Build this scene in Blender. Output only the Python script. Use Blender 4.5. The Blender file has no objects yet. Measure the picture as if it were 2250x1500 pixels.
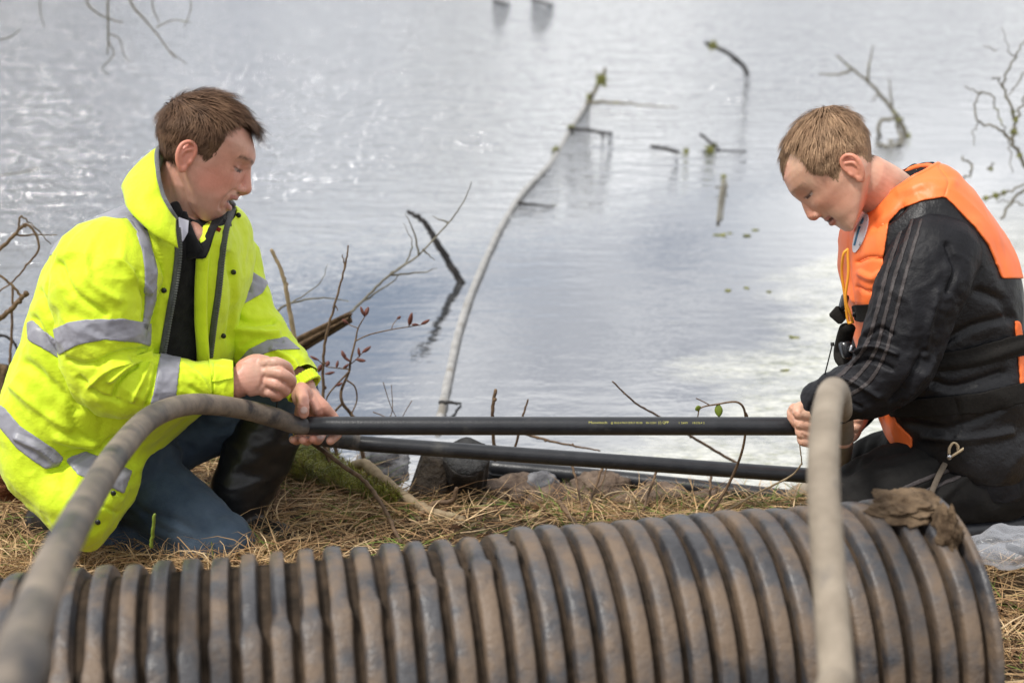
import bpy, math, random
import numpy as np
from mathutils import Vector, Matrix

SC = bpy.context.scene
COL = SC.collection
random.seed(7)
RNG = np.random.default_rng(7)

# ------------------------------------------------------------------ camera
CAM_H = 1.24
PITCH = math.radians(18.0)
FPX = 3125.0                       # focal length in photograph pixels (2250 wide)
cam_d = bpy.data.cameras.new('camera')
cam_d.lens = 50.0
cam_d.sensor_width = 36.0
cam_d.clip_start = 0.05
cam_d.clip_end = 3000.0
cam_d.dof.use_dof = True
cam_d.dof.focus_distance = 2.62
cam_d.dof.aperture_fstop = 3.4
cam = bpy.data.objects.new('camera', cam_d)
COL.objects.link(cam)
cam.location = (0, 0, CAM_H)
cam.rotation_euler = (math.pi / 2 - PITCH, 0, 0)
SC.camera = cam

# ------------------------------------------------------------------ sky and sun
SUN_EL = math.radians(60)
SUN_AZ = math.radians(-125)          # measured from +Y towards +X: light from the left
world = bpy.data.worlds.new('World')
SC.world = world
world.use_nodes = True
wn, wl = world.node_tree.nodes, world.node_tree.links
wn.clear()
w_out = wn.new('ShaderNodeOutputWorld')
w_bg = wn.new('ShaderNodeBackground')
w_bg.inputs['Strength'].default_value = 0.095
w_sky = wn.new('ShaderNodeTexSky')
w_sky.sky_type = 'NISHITA'
w_sky.sun_disc = False
w_sky.sun_elevation = SUN_EL
w_sky.sun_rotation = SUN_AZ
w_sky.air_density = 1.0
w_sky.dust_density = 3.5
w_sky.ozone_density = 1.5
w_tc = wn.new('ShaderNodeTexCoord')
w_map = wn.new('ShaderNodeMapping')
w_map.inputs['Scale'].default_value = (1.0, 1.0, 2.2)
w_map.inputs['Location'].default_value = (0.35, 0.1, 0.2)
w_n = wn.new('ShaderNodeTexNoise')
w_n.inputs['Scale'].default_value = 2.6
w_n.inputs['Detail'].default_value = 7.0
w_n.inputs['Roughness'].default_value = 0.55
w_r = wn.new('ShaderNodeValToRGB')
w_r.color_ramp.elements[0].position = 0.37
w_r.color_ramp.elements[0].color = (0.22, 0.22, 0.22, 1)
w_r.color_ramp.elements[1].position = 0.50
w_r.color_ramp.elements[1].color = (1, 1, 1, 1)
w_n2 = wn.new('ShaderNodeTexNoise')
w_n2.inputs['Scale'].default_value = 3.6
w_n2.inputs['Detail'].default_value = 5.0
w_r2 = wn.new('ShaderNodeValToRGB')
w_r2.color_ramp.elements[0].position = 0.37
w_r2.color_ramp.elements[0].color = (5.0, 5.2, 5.7, 1)
w_r2.color_ramp.elements[1].position = 0.58
w_r2.color_ramp.elements[1].color = (12.2, 12.15, 12.0, 1)
w_mix = wn.new('ShaderNodeMixRGB')
wl.new(w_tc.outputs['Generated'], w_map.inputs['Vector'])
wl.new(w_map.outputs['Vector'], w_n.inputs['Vector'])
wl.new(w_map.outputs['Vector'], w_n2.inputs['Vector'])
wl.new(w_n.outputs['Fac'], w_r.inputs['Fac'])
wl.new(w_n2.outputs['Fac'], w_r2.inputs['Fac'])
wl.new(w_r.outputs['Color'], w_mix.inputs['Fac'])
wl.new(w_sky.outputs['Color'], w_mix.inputs['Color1'])
wl.new(w_r2.outputs['Color'], w_mix.inputs['Color2'])
wl.new(w_mix.outputs['Color'], w_bg.inputs['Color'])
wl.new(w_bg.outputs['Background'], w_out.inputs['Surface'])

sun_d = bpy.data.lights.new('sun', 'SUN')
sun_d.energy = 2.8
sun_d.angle = math.radians(10)
sun_d.color = (1.0, 0.96, 0.90)
sun = bpy.data.objects.new('sun', sun_d)
COL.objects.link(sun)
_sd = Vector((math.sin(SUN_AZ) * math.cos(SUN_EL), math.cos(SUN_AZ) * math.cos(SUN_EL), math.sin(SUN_EL)))
sun.rotation_euler = (-_sd).to_track_quat('-Z', 'Y').to_euler()

SC.view_settings.view_transform = 'Standard'
SC.view_settings.look = 'None'
SC.view_settings.gamma = 1.0
SC.view_settings.exposure = 0.33
SC.view_settings.use_curve_mapping = False
SC.cycles.use_denoising = True
SC.cycles.max_bounces = 8
SC.cycles.transparent_max_bounces = 12

# ------------------------------------------------------------------ helpers
SP, CP = math.sin(PITCH), math.cos(PITCH)

def ray(px, py):
    u = (px - 1125.0) / FPX
    v = (750.0 - py) / FPX
    return np.array([u, CP + v * SP, -SP + v * CP])

def at(px, py, Y):
    """photo pixel + distance Y in front of the camera -> world point"""
    d = ray(px, py)
    return np.array([0, 0, CAM_H]) + d * (Y / d[1])

def atz(px, py, z):
    d = ray(px, py)
    return np.array([0, 0, CAM_H]) + d * ((z - CAM_H) / d[2])

def atd(px, py, dep):
    return np.array([0, 0, CAM_H]) + ray(px, py) * dep

def proj(V):
    V = np.asarray(V, float)
    x = V[:, 0]; y = V[:, 1]; z = V[:, 2] - CAM_H
    dep = y * CP - z * SP
    return np.stack([1125 + FPX * x / dep, 750 - FPX * (y * SP + z * CP) / dep], 1)

def mpp(Y, py=750):
    d = ray(1125, py)
    return (Y / d[1]) / FPX

def _hash(ix, iy, iz, s):
    h = (ix * 374761393 + iy * 668265263 + iz * 2147483647 + s * 974634777) & 0xFFFFFFFF
    h = ((h ^ (h >> 13)) * 1274126177) & 0xFFFFFFFF
    h = (h ^ (h >> 16)) & 0xFFFFFFFF
    return h.astype(np.float64) / 4294967295.0

def vnoise(P, seed=0):
    P = np.asarray(P, float)
    i = np.floor(P).astype(np.int64)
    f = P - i
    f = f * f * (3 - 2 * f)
    r = 0
    for dx in (0, 1):
        for dy in (0, 1):
            for dz in (0, 1):
                w = (f[:, 0] if dx else 1 - f[:, 0]) * (f[:, 1] if dy else 1 - f[:, 1]) * (f[:, 2] if dz else 1 - f[:, 2])
                r = r + w * _hash(i[:, 0] + dx, i[:, 1] + dy, i[:, 2] + dz, seed)
    return r * 2 - 1

def fbm(P, seed=0, octv=4, gain=0.5):
    P = np.asarray(P, float)
    a, r = 1.0, 0
    for k in range(octv):
        r = r + a * vnoise(P * (2 ** k) + 17.3 * k, seed + k)
        a *= gain
    return r

def catmull(pts, k=8):
    P = np.asarray(pts, float)
    if len(P) < 3:
        t = np.linspace(0, 1, k + 1)[:, None]
        return P[0] * (1 - t) + P[1] * t
    Q = np.vstack([2 * P[0] - P[1], P, 2 * P[-1] - P[-2]])
    out = []
    for i in range(1, len(Q) - 2):
        p0, p1, p2, p3 = Q[i - 1], Q[i], Q[i + 1], Q[i + 2]
        for t in np.linspace(0, 1, k, endpoint=False):
            out.append(0.5 * ((2 * p1) + (-p0 + p2) * t + (2 * p0 - 5 * p1 + 4 * p2 - p3) * t * t + (-p0 + 3 * p1 - 3 * p2 + p3) * t ** 3))
    out.append(Q[-2])
    return np.array(out)

def nrm(v):
    v = np.asarray(v, float)
    return v / (np.linalg.norm(v) + 1e-12)

class Soup:
    """collects shapes into ONE mesh"""
    def __init__(self):
        self.V, self.F, self.n, self.M = [], [], 0, []
    def add(self, V, F, mi=0):
        V = np.asarray(V, float)
        self.V.append(V)
        for f in F:
            self.F.append(tuple(int(i) + self.n for i in f))
        self.M += [mi] * len(F)
        self.n += len(V)
        return self
    def arrays(self):
        return np.vstack(self.V), self.F
    def tube(self, pts, rad, n=8, side=None, cap=True, mi=0):
        V, F = tube(pts, rad, n, side, cap)
        return self.add(V, F, mi)
    def ell(self, c, ax, n=16, m=10, R=None, mi=0):
        V, F = ellipsoid(c, ax, n, m, R)
        return self.add(V, F, mi)

def tube(pts, rad, n=8, side=None, cap=True):
    """swept tube with rounded ends; rad: scalar, list, or list of (a, b); a lies along `side`"""
    P = np.asarray(pts, float)
    m = len(P)
    R = np.asarray(rad, float)
    if R.ndim == 0:
        R = np.full((m, 2), float(R))
    elif R.ndim == 1:
        R = np.stack([R, R], 1)
    T = np.gradient(P, axis=0)
    T = T / (np.linalg.norm(T, axis=1)[:, None] + 1e-12)
    if cap:
        # rounded end rings
        r0, r1 = R[0], R[-1]
        e0 = [(P[0] - T[0] * min(r0) * s, r0 * c) for s, c in ((0.92, 0.35), (0.55, 0.8))]
        e1 = [(P[-1] + T[-1] * min(r1) * s, r1 * c) for s, c in ((0.55, 0.8), (0.92, 0.35))]
        P = np.vstack([e0[0][0], e0[1][0], P, e1[0][0], e1[1][0]])
        R = np.vstack([e0[0][1], e0[1][1], R, e1[0][1], e1[1][1]])
        T = np.vstack([T[0], T[0], T, T[-1], T[-1]])
        m += 4
    U = np.zeros((m, 3))
    u = np.array(side, float) if side is not None else (np.array([0, 0, 1.0]) if abs(T[0][2]) < 0.9 else np.array([1.0, 0, 0]))
    for i in range(m):
        ref = np.array(side, float) if side is not None else u
        u = ref - T[i] * np.dot(ref, T[i])
        if np.linalg.norm(u) < 1e-6:
            u = np.cross(T[i], [0.3, 0.5, 0.8])
        u = nrm(u)
        U[i] = u
    W = np.cross(T, U)
    a = np.linspace(0, 2 * math.pi, n, endpoint=False)
    V = (P[:, None, :] + R[:, 0, None, None] * np.cos(a)[None, :, None] * U[:, None, :] + R[:, 1, None, None] * np.sin(a)[None, :, None] * W[:, None, :]).reshape(-1, 3)
    F = []
    for i in range(m - 1):
        for j in range(n):
            k = (j + 1) % n
            F.append((i * n + j, i * n + k, (i + 1) * n + k, (i + 1) * n + j))
    c0 = len(V)
    V = np.vstack([V, P[0] - T[0] * (min(R[0]) * 0.2 if cap else 0), P[-1] + T[-1] * (min(R[-1]) * 0.2 if cap else 0)])
    for j in range(n):
        k = (j + 1) % n
        F.append((c0, k, j))
        F.append((c0 + 1, (m - 1) * n + j, (m - 1) * n + k))
    return V, F

def ellipsoid(c, ax, n=16, m=10, R=None):
    c = np.asarray(c, float); ax = np.asarray(ax, float)
    if ax.ndim == 0:
        ax = np.full(3, float(ax))
    V = []
    for i in range(1, m):
        ph = math.pi * i / m
        for j in range(n):
            th = 2 * math.pi * j / n
            V.append((math.sin(ph) * math.cos(th), math.sin(ph) * math.sin(th), math.cos(ph)))
    V += [(0, 0, 1), (0, 0, -1)]
    V = np.array(V) * ax
    if R is not None:
        V = V @ np.asarray(R).T
    V = V + c
    F = []
    for i in range(m - 2):
        for j in range(n):
            k = (j + 1) % n
            F.append((i * n + j, (i + 1) * n + j, (i + 1) * n + k, i * n + k))
    t, b = (m - 1) * n, (m - 1) * n + 1
    for j in range(n):
        k = (j + 1) % n
        F.append((t, j, k))
        F.append((b, (m - 2) * n + k, (m - 2) * n + j))
    return V, F

def ringloft(rings, close=True, caps=True):
    """rings: list of (n,3) arrays -> closed loft"""
    n = len(rings[0])
    V = np.vstack(rings)
    F = []
    for i in range(len(rings) - 1):
        for j in range(n if close else n - 1):
            k = (j + 1) % n
            F.append((i * n + j, i * n + k, (i + 1) * n + k, (i + 1) * n + j))
    if caps:
        c0 = len(V)
        V = np.vstack([V, rings[0].mean(0), rings[-1].mean(0)])
        o = (len(rings) - 1) * n
        for j in range(n):
            k = (j + 1) % n
            F.append((c0, k, j))
            F.append((c0 + 1, o + j, o + k))
    return V, F

def make_mesh(name, V, F, smooth=True):
    me = bpy.data.meshes.new(name)
    V = np.asarray(V, float)
    if isinstance(F, np.ndarray):
        k = F.shape[1]
        me.vertices.add(len(V))
        me.vertices.foreach_set('co', V.astype(np.float32).ravel())
        me.loops.add(F.size)
        me.loops.foreach_set('vertex_index', F.astype(np.int32).ravel())
        me.polygons.add(len(F))
        me.polygons.foreach_set('loop_start', np.arange(0, F.size, k, dtype=np.int32))
        me.polygons.foreach_set('loop_total', np.full(len(F), k, dtype=np.int32))
        me.update(calc_edges=True)
        me.validate()
    else:
        me.from_pydata(V.tolist(), [], F)
        me.update()
    if smooth:
        me.polygons.foreach_set('use_smooth', np.ones(len(me.polygons), dtype=bool))
    return me

def tag(o, label=None, cat=None, group=None, kind=None):
    if label: o['label'] = label
    if cat: o['category'] = cat
    if group: o['group'] = group
    if kind: o['kind'] = kind
    return o

def link(name, me, mat, parent=None):
    o = bpy.data.objects.new(name, me)
    COL.objects.link(o)
    if mat is not None:
        if isinstance(mat, (list, tuple)):
            for m in mat: me.materials.append(m)
        else:
            me.materials.append(mat)
    if parent is not None:
        o.parent = parent
        if parent.type == 'EMPTY' or parent.location.length > 0:
            o.matrix_parent_inverse = Matrix.Translation(-parent.location)
    return o

def obj(name, V, F, mat, parent=None, smooth=True, world=False):
    """one mesh object; a top-level one gets its origin at its own base"""
    V = np.asarray(V, float)
    if parent is None and not world:
        c = np.array([(V[:, 0].min() + V[:, 0].max()) / 2, (V[:, 1].min() + V[:, 1].max()) / 2, V[:, 2].min()])
        o = link(name, make_mesh(name, V - c, F, smooth), mat)
        o.location = c
        return o
    return link(name, make_mesh(name, V, F, smooth), mat, parent)

def sobj(name, soup, mat, parent=None, smooth=True, world=False):
    V, F = soup.arrays()
    o = obj(name, V, F, mat, parent, smooth, world)
    if any(soup.M):
        o.data.polygons.foreach_set('material_index', np.array(soup.M, dtype=np.int32))
    return o

def empty(name, loc, label=None, cat=None, group=None):
    o = bpy.data.objects.new(name, None)
    COL.objects.link(o)
    o.location = [float(x) for x in loc]
    o.empty_display_size = 0.05
    tag(o, label, cat, group)
    return o

def remesh(V, F, voxel, smooth=3, fac=0.5):
    """union of closed overlapping shapes as one continuous skin"""
    me = make_mesh('tmp', V, F)
    o = bpy.data.objects.new('tmp', me)
    COL.objects.link(o)
    m = o.modifiers.new('r', 'REMESH')
    m.mode = 'VOXEL'
    m.voxel_size = voxel
    if smooth:
        s = o.modifiers.new('s', 'SMOOTH')
        s.factor = fac
        s.iterations = smooth
    dg = bpy.context.evaluated_depsgraph_get()
    ev = o.evaluated_get(dg)
    em = ev.to_mesh()
    nv, nf = len(em.vertices), len(em.polygons)
    co = np.empty(nv * 3, np.float32); em.vertices.foreach_get('co', co)
    no = np.empty(nv * 3, np.float32); em.vertices.foreach_get('normal', no)
    li = np.empty(len(em.loops), np.int32); em.loops.foreach_get('vertex_index', li)
    lt = np.empty(nf, np.int32); em.polygons.foreach_get('loop_total', lt)
    assert (lt == 4).all(), 'non-quad remesh'
    ev.to_mesh_clear()
    bpy.data.objects.remove(o)
    bpy.data.meshes.remove(me)
    return co.reshape(-1, 3).astype(float), li.reshape(-1, 4), no.reshape(-1, 3).astype(float)

def submesh(V, F, mask):
    """faces of a quad mesh whose vertices all satisfy mask"""
    keep = mask[F].all(1)
    f = F[keep]
    idx, inv = np.unique(f.ravel(), return_inverse=True)
    return V[idx], inv.reshape(f.shape), idx

def inpoly(P, poly):
    poly = np.asarray(poly, float)
    x, y = P[:, 0], P[:, 1]
    r = np.zeros(len(P), bool)
    j = len(poly) - 1
    for i in range(len(poly)):
        xi, yi = poly[i]; xj, yj = poly[j]
        c = ((yi > y) != (yj > y)) & (x < (xj - xi) * (y - yi) / (yj - yi + 1e-12) + xi)
        r ^= c
        j = i
    return r

def dpoly(P, line):
    """distance of 2D/3D points to a polyline"""
    L = np.asarray(line, float)
    best = np.full(len(P), 1e9)
    for i in range(len(L) - 1):
        a, b = L[i], L[i + 1]
        ab = b - a
        t = np.clip(((P - a) @ ab) / (ab @ ab + 1e-12), 0, 1)
        best = np.minimum(best, np.linalg.norm(P - (a + t[:, None] * ab), axis=1))
    return best

def normals(V, F):
    fn = np.cross(V[F[:, 2]] - V[F[:, 0]], V[F[:, 3]] - V[F[:, 1]])
    N = np.zeros_like(V)
    for k in range(4):
        np.add.at(N, F[:, k], fn)
    return N / (np.linalg.norm(N, axis=1)[:, None] + 1e-12)

def sculpt(V, N, strokes):
    """sculpting strokes (folds, seams) along polylines given where they lie on the camera-side surface"""
    P = proj(V)
    view = V - np.array([0, 0, CAM_H])
    face = np.clip(-(view * N).sum(1) / np.linalg.norm(view, axis=1) * 3.0, 0, 1)
    D = np.zeros(len(V))
    for line, w, amp in strokes:
        L = catmull(line, 5) if len(line) > 2 else np.asarray(line, float)
        lo = L.min(0) - 3 * w; hi = L.max(0) + 3 * w
        m = (P[:, 0] > lo[0]) & (P[:, 0] < hi[0]) & (P[:, 1] > lo[1]) & (P[:, 1] < hi[1])
        if not m.any():
            continue
        d = dpoly(P[m], L)
        D[m] += amp * np.exp(-(d / w) ** 2) * face[m]
    D = np.clip(D, -0.0095, 0.013)
    return V + N * D[:, None]

# ------------------------------------------------------------------ materials
def mat(name, c1, c2=None, scale=8.0, rough=0.6, bump=0.0, bscale=60.0, spec=0.5, contrast=(0.35, 0.65), detail=6.0,
        metallic=0.0, sheen=0.0, coat=0.0, stretch=None, sss=0.0, c3=None, c3scale=3.0, c3range=(0.55, 0.62), rough2=None,
        alpha=None, trans=0.0, attr=None, emit=None, bdetail=3.0):
    m = bpy.data.materials.new(name)
    m.use_nodes = True
    n, l = m.node_tree.nodes, m.node_tree.links
    b = n['Principled BSDF']
    b.inputs['Roughness'].default_value = rough
    b.inputs['Specular IOR Level'].default_value = spec
    b.inputs['Metallic'].default_value = metallic
    if sheen: b.inputs['Sheen Weight'].default_value = sheen
    if coat: b.inputs['Coat Weight'].default_value = coat
    if trans: b.inputs['Transmission Weight'].default_value = trans
    if sss:
        b.inputs['Subsurface Weight'].default_value = sss
        b.inputs['Subsurface Radius'].default_value = (0.010, 0.004, 0.002)
        b.inputs['Subsurface Scale'].default_value = 0.6
    tc = n.new('ShaderNodeTexCoord')
    vec = tc.outputs['Object']
    if stretch:
        mp = n.new('ShaderNodeMapping')
        mp.inputs['Scale'].default_value = stretch
        l.new(vec, mp.inputs['Vector'])
        vec = mp.outputs['Vector']
    def ramp(sock, p0, p1, a, bb):
        r = n.new('ShaderNodeValToRGB')
        r.color_ramp.elements[0].position = p0; r.color_ramp.elements[1].position = p1
        r.color_ramp.elements[0].color = (*a, 1); r.color_ramp.elements[1].color = (*bb, 1)
        l.new(sock, r.inputs['Fac'])
        return r.outputs['Color']
    def noise(s, d=6.0):
        t = n.new('ShaderNodeTexNoise')
        t.inputs['Scale'].default_value = s; t.inputs['Detail'].default_value = d
        t.inputs['Roughness'].default_value = 0.6
        l.new(vec, t.inputs['Vector'])
        return t.outputs['Fac']
    col = None
    if c2 is not None:
        col = ramp(noise(scale, detail), contrast[0], contrast[1], c1, c2)
    if c3 is not None:
        f = ramp(noise(c3scale, 8), c3range[0], c3range[1], (0, 0, 0), (1, 1, 1))
        mx = n.new('ShaderNodeMixRGB')
        l.new(f, mx.inputs['Fac'])
        if col is not None: l.new(col, mx.inputs['Color1'])
        else: mx.inputs['Color1'].default_value = (*c1, 1)
        mx.inputs['Color2'].default_value = (*c3, 1)
        col = mx.outputs['Color']
        if rough2 is not None:
            rr = ramp(f, 0, 1, (rough,) * 3, (rough2,) * 3)
            l.new(rr, b.inputs['Roughness'])
    if attr:
        at_ = n.new('ShaderNodeAttribute')
        at_.attribute_name = attr
        if col is None:
            col = at_.outputs['Color']
        else:
            mx = n.new('ShaderNodeMixRGB'); mx.blend_type = 'MULTIPLY'; mx.inputs['Fac'].default_value = 1
            l.new(col, mx.inputs['Color1']); l.new(at_.outputs['Color'], mx.inputs['Color2'])
            col = mx.outputs['Color']
    if col is not None:
        l.new(col, b.inputs['Base Color'])
    else:
        b.inputs['Base Color'].default_value = (*c1, 1)
    if bump:
        bp = n.new('ShaderNodeBump')
        bp.inputs['Strength'].default_value = 1.0
        bp.inputs['Distance'].default_value = bump
        l.new(noise(bscale, bdetail), bp.inputs['Height'])
        l.new(bp.outputs['Normal'], b.inputs['Normal'])
    return m

def setcol(o, C, name='tint'):
    """per-vertex colour painted on the thing"""
    a = o.data.color_attributes.new(name, 'FLOAT_COLOR', 'POINT')
    C = np.asarray(C, np.float32)
    if C.shape[1] == 3:
        C = np.hstack([C, np.ones((len(C), 1), np.float32)])
    a.data.foreach_set('color', C.ravel())
# ------------------------------------------------------------------ the setting: ground, lake
WATER_Z = -0.10

def bank_edge(x):
    xs = np.array([-30, -1.6, -0.95, -0.72, -0.5, -0.3, -0.1, 0.5, 0.85, 1.1, 1.6, 30])
    ys = np.array([3.9, 3.55, 3.42, 3.25, 3.05, 2.92, 2.86, 2.84, 2.90, 2.98, 3.2, 3.6])
    return np.interp(x, xs, ys)

def ground_h(x, y):
    x = np.asarray(x, float); y = np.asarray(y, float)
    P = np.stack([x, y, np.zeros_like(x)], -1).reshape(-1, 3)
    e = bank_edge(x) + 0.06 * vnoise(P * 4.0, 5).reshape(x.shape)
    s = np.clip((y - (e - 0.16)) / 0.34, 0, 1)
    drop = -0.19 * s * s * (3 - 2 * s) - 0.05 * np.clip(y - e, 0, 20)
    n = 0.030 * fbm(P * 2.3, 11, 4).reshape(x.shape) + 0.010 * fbm(P * 14.0, 21, 3).reshape(x.shape)
    near = np.clip((1.0 - np.abs(y - 2.5)) * 1.5, 0, 1)
    return drop + n * (1 - 0.35 * near) - 0.01

def axis_pts(lo, hi, step, outer):
    a = list(np.arange(lo, hi + 1e-6, step))
    for k, d in enumerate(outer):
        a.insert(0, lo - d); a.append(hi + d)
    return np.array(sorted(a))

gx = axis_pts(-1.7, 1.7, 0.016, [0.1, 0.3, 0.7, 1.5, 3, 6, 12, 25, 60, 150, 400, 900])
gy = np.concatenate([[-900, -400, -150, -60, -20, -8, -3, -1, 0, 0.4, 0.8, 1.0], np.arange(1.2, 3.8, 0.016), [4, 4.5, 5.5, 7, 10, 16, 30, 80, 250, 900]])
GX, GY = np.meshgrid(gx, gy)
GZ = ground_h(GX, GY)
GZ = np.maximum(GZ, -2.5)
nx, ny = len(gx), len(gy)
gi = np.arange(nx * ny).reshape(ny, nx)
gF = np.stack([gi[:-1, :-1], gi[:-1, 1:], gi[1:, 1:], gi[1:, :-1]], -1).reshape(-1, 4)
M_soil = mat('soil', (0.040, 0.026, 0.016), (0.135, 0.088, 0.052), 9, 0.9, 0.012, 70, spec=0.2, c3=(0.17, 0.125, 0.07), c3scale=30, c3range=(0.5, 0.62))
ground = obj('ground', np.stack([GX, GY, GZ], -1).reshape(-1, 3), gF, M_soil, world=True)
tag(ground, 'brown soil bank under dry grass at the lake edge', kind='structure')

# ---- lake water
def water_material():
    m = bpy.data.materials.new('lake_water')
    m.use_nodes = True
    n, l = m.node_tree.nodes, m.node_tree.links
    n.clear()
    out = n.new('ShaderNodeOutputMaterial')
    tc = n.new('ShaderNodeTexCoord')
    V = tc.outputs['Object']
    def math_(op, a, b=None, clamp=False):
        t = n.new('ShaderNodeMath'); t.operation = op; t.use_clamp = clamp
        for i, q in enumerate((a, b)):
            if q is None: continue
            if isinstance(q, (int, float)): t.inputs[i].default_value = q
            else: l.new(q, t.inputs[i])
        return t.outputs[0]
    def noise(scale, stretch, det=4, rough=0.5, loc=(0, 0, 0), rot=0.0, dist=0.0):
        mp = n.new('ShaderNodeMapping')
        mp.inputs['Scale'].default_value = stretch
        mp.inputs['Location'].default_value = loc
        mp.inputs['Rotation'].default_value = (0, 0, rot)
        l.new(V, mp.inputs['Vector'])
        t = n.new('ShaderNodeTexNoise')
        t.inputs['Scale'].default_value = scale
        t.inputs['Detail'].default_value = det
        t.inputs['Roughness'].default_value = rough
        t.inputs['Distortion'].default_value = dist
        l.new(mp.outputs['Vector'], t.inputs['Vector'])
        return t.outputs['Fac']
    def ramp(s, p0, p1, a=0.0, b=1.0):
        t = n.new('ShaderNodeMapRange'); t.interpolation_type = 'SMOOTHSTEP'
        l.new(s, t.inputs['Value'])
        t.inputs['From Min'].default_value = p0; t.inputs['From Max'].default_value = p1
        t.inputs['To Min'].default_value = a; t.inputs['To Max'].default_value = b
        return t.outputs['Result']
    sep = n.new('ShaderNodeSeparateXYZ'); l.new(V, sep.inputs[0])
    X, Y = sep.outputs['X'], sep.outputs['Y']
    # wind: open water far out and to the left is ruffled, the sheltered corner by the bank is calm
    far = ramp(math_('ADD', math_('MULTIPLY', X, -0.9), math_('ADD', Y, math_('MULTIPLY', noise(0.6, (1, 1, 1)), 1.5))), 5.5, 8.8, 0.022, 1.0)
    w1 = noise(4.0, (0.65, 1.9, 1), 2, 0.5, rot=0.08)
    w2 = noise(10.0, (1.0, 1.7, 1), 3, 0.55, rot=-0.12)
    w3 = noise(30.0, (1.0, 2.0, 1), 3, 0.5, rot=0.2)
    w0 = noise(3.0, (1.0, 1.15, 1), 2, 0.5, rot=0.3)
    open_ = ramp(Y, 6.0, 11.0, 0.0, 1.0)
    h = math_('ADD', math_('MULTIPLY', math_('MULTIPLY', w0, open_), 0.12), math_('ADD', math_('MULTIPLY', w1, 0.085), math_('ADD', math_('MULTIPLY', w2, 0.052), math_('MULTIPLY', w3, 0.010))))
    h = math_('MULTIPLY', h, far)
    bp = n.new('ShaderNodeBump')
    bp.inputs['Strength'].default_value = 1.0
    bp.inputs['Distance'].default_value = 1.0
    l.new(h, bp.inputs['Height'])
    # floating film of pollen and weed in the sheltered shallows on the right
    reach = math_('ADD', math_('MULTIPLY', X, 1.35), math_('MULTIPLY', Y, -0.62))
    patch = noise(1.3, (1.0, 1.9, 1), 7, 0.62, loc=(1.3, 0.4, 0))
    film = ramp(math_('ADD', reach, math_('MULTIPLY', patch, 2.6)), -0.45, 0.15)
    film = math_('MULTIPLY', film, ramp(Y, 4.6, 6.6, 1.0, 0.0))
    speck = ramp(noise(38, (1, 1.6, 1), 5, 0.65), 0.40, 0.62)
    film = math_('MULTIPLY', film, math_('ADD', 0.55, math_('MULTIPLY', speck, 0.4)))
    cr = n.new('ShaderNodeValToRGB')
    cr.color_ramp.elements[0].position = 0.34; cr.color_ramp.elements[0].color = (0.30, 0.31, 0.20, 1)
    cr.color_ramp.elements[1].position = 0.52; cr.color_ramp.elements[1].color = (0.72, 0.72, 0.64, 1)
    l.new(noise(16, (1, 1.8, 1), 8, 0.7), cr.inputs['Fac'])
    filmb = n.new('ShaderNodeBsdfDiffuse'); l.new(cr.outputs['Color'], filmb.inputs['Color'])
    # murky water body + mirror surface
    body = n.new('ShaderNodeBsdfDiffuse'); body.inputs['Color'].default_value = (0.06, 0.064, 0.068, 1)
    gl = n.new('ShaderNodeBsdfGlossy'); gl.inputs['Roughness'].default_value = 0.03
    gl.inputs['Color'].default_value = (0.97, 0.98, 1, 1)
    l.new(bp.outputs['Normal'], gl.inputs['Normal'])
    fr = n.new('ShaderNodeLayerWeight'); fr.inputs['Blend'].default_value = 0.5
    l.new(bp.outputs['Normal'], fr.inputs['Normal'])
    refl = math_('ADD', 0.20, math_('MULTIPLY', math_('POWER', fr.outputs['Facing'], 1.25), 0.68))
    mx = n.new('ShaderNodeMixShader')
    l.new(refl, mx.inputs[0]); l.new(body.outputs[0], mx.inputs[1]); l.new(gl.outputs[0], mx.inputs[2])
    fin = n.new('ShaderNodeMixShader')
    l.new(math_('MULTIPLY', film, 0.66), fin.inputs[0]); l.new(mx.outputs[0], fin.inputs[1]); l.new(filmb.outputs[0], fin.inputs[2])
    l.new(fin.outputs[0], out.inputs['Surface'])
    return m

M_water = water_material()
wx = np.array([-900, -100, -20, -6, 6, 20, 100, 900.0]); wy = np.array([2.3, 4, 8, 20, 60, 200, 900.0])
WX, WY = np.meshgrid(wx, wy)
wi = np.arange(WX.size).reshape(WX.shape)
wF = np.stack([wi[:-1, :-1], wi[:-1, 1:], wi[1:, 1:], wi[1:, :-1]], -1).reshape(-1, 4)
water = obj('water', np.stack([WX, WY, np.full_like(WX, WATER_Z)], -1).reshape(-1, 3), wF, M_water, world=True)
tag(water, 'rippled grey lake water reflecting a bright cloudy sky', kind='structure')

def gz(x, y):
    return float(ground_h(np.array([x]), np.array([y]))[0])
# ------------------------------------------------------------------ big corrugated pipe in the foreground
PIPE_R = 0.20
ax_d = nrm([0.9836, 0.181, 0])
ax_c = np.array([0, 1.742, PIPE_R - 0.012])
ax_n = nrm([0.181, -0.9836, 0])      # towards the camera side
PITCH_RIB = 0.0378
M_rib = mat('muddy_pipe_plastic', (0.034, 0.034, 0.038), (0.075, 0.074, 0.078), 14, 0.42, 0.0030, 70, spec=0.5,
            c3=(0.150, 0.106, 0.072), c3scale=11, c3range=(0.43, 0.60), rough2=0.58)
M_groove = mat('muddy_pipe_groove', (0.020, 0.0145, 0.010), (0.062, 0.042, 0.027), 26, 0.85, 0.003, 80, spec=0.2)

def pipe_pt(s, ang, r):
    """s along the axis; ang 0 = top, positive towards the camera"""
    s = np.asarray(s, float); ang = np.asarray(ang, float)
    return ax_c + s[..., None] * ax_d + (r * np.sin(ang))[..., None] * ax_n + (r * np.cos(ang))[..., None] * np.array([0, 0, 1.0])

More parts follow.
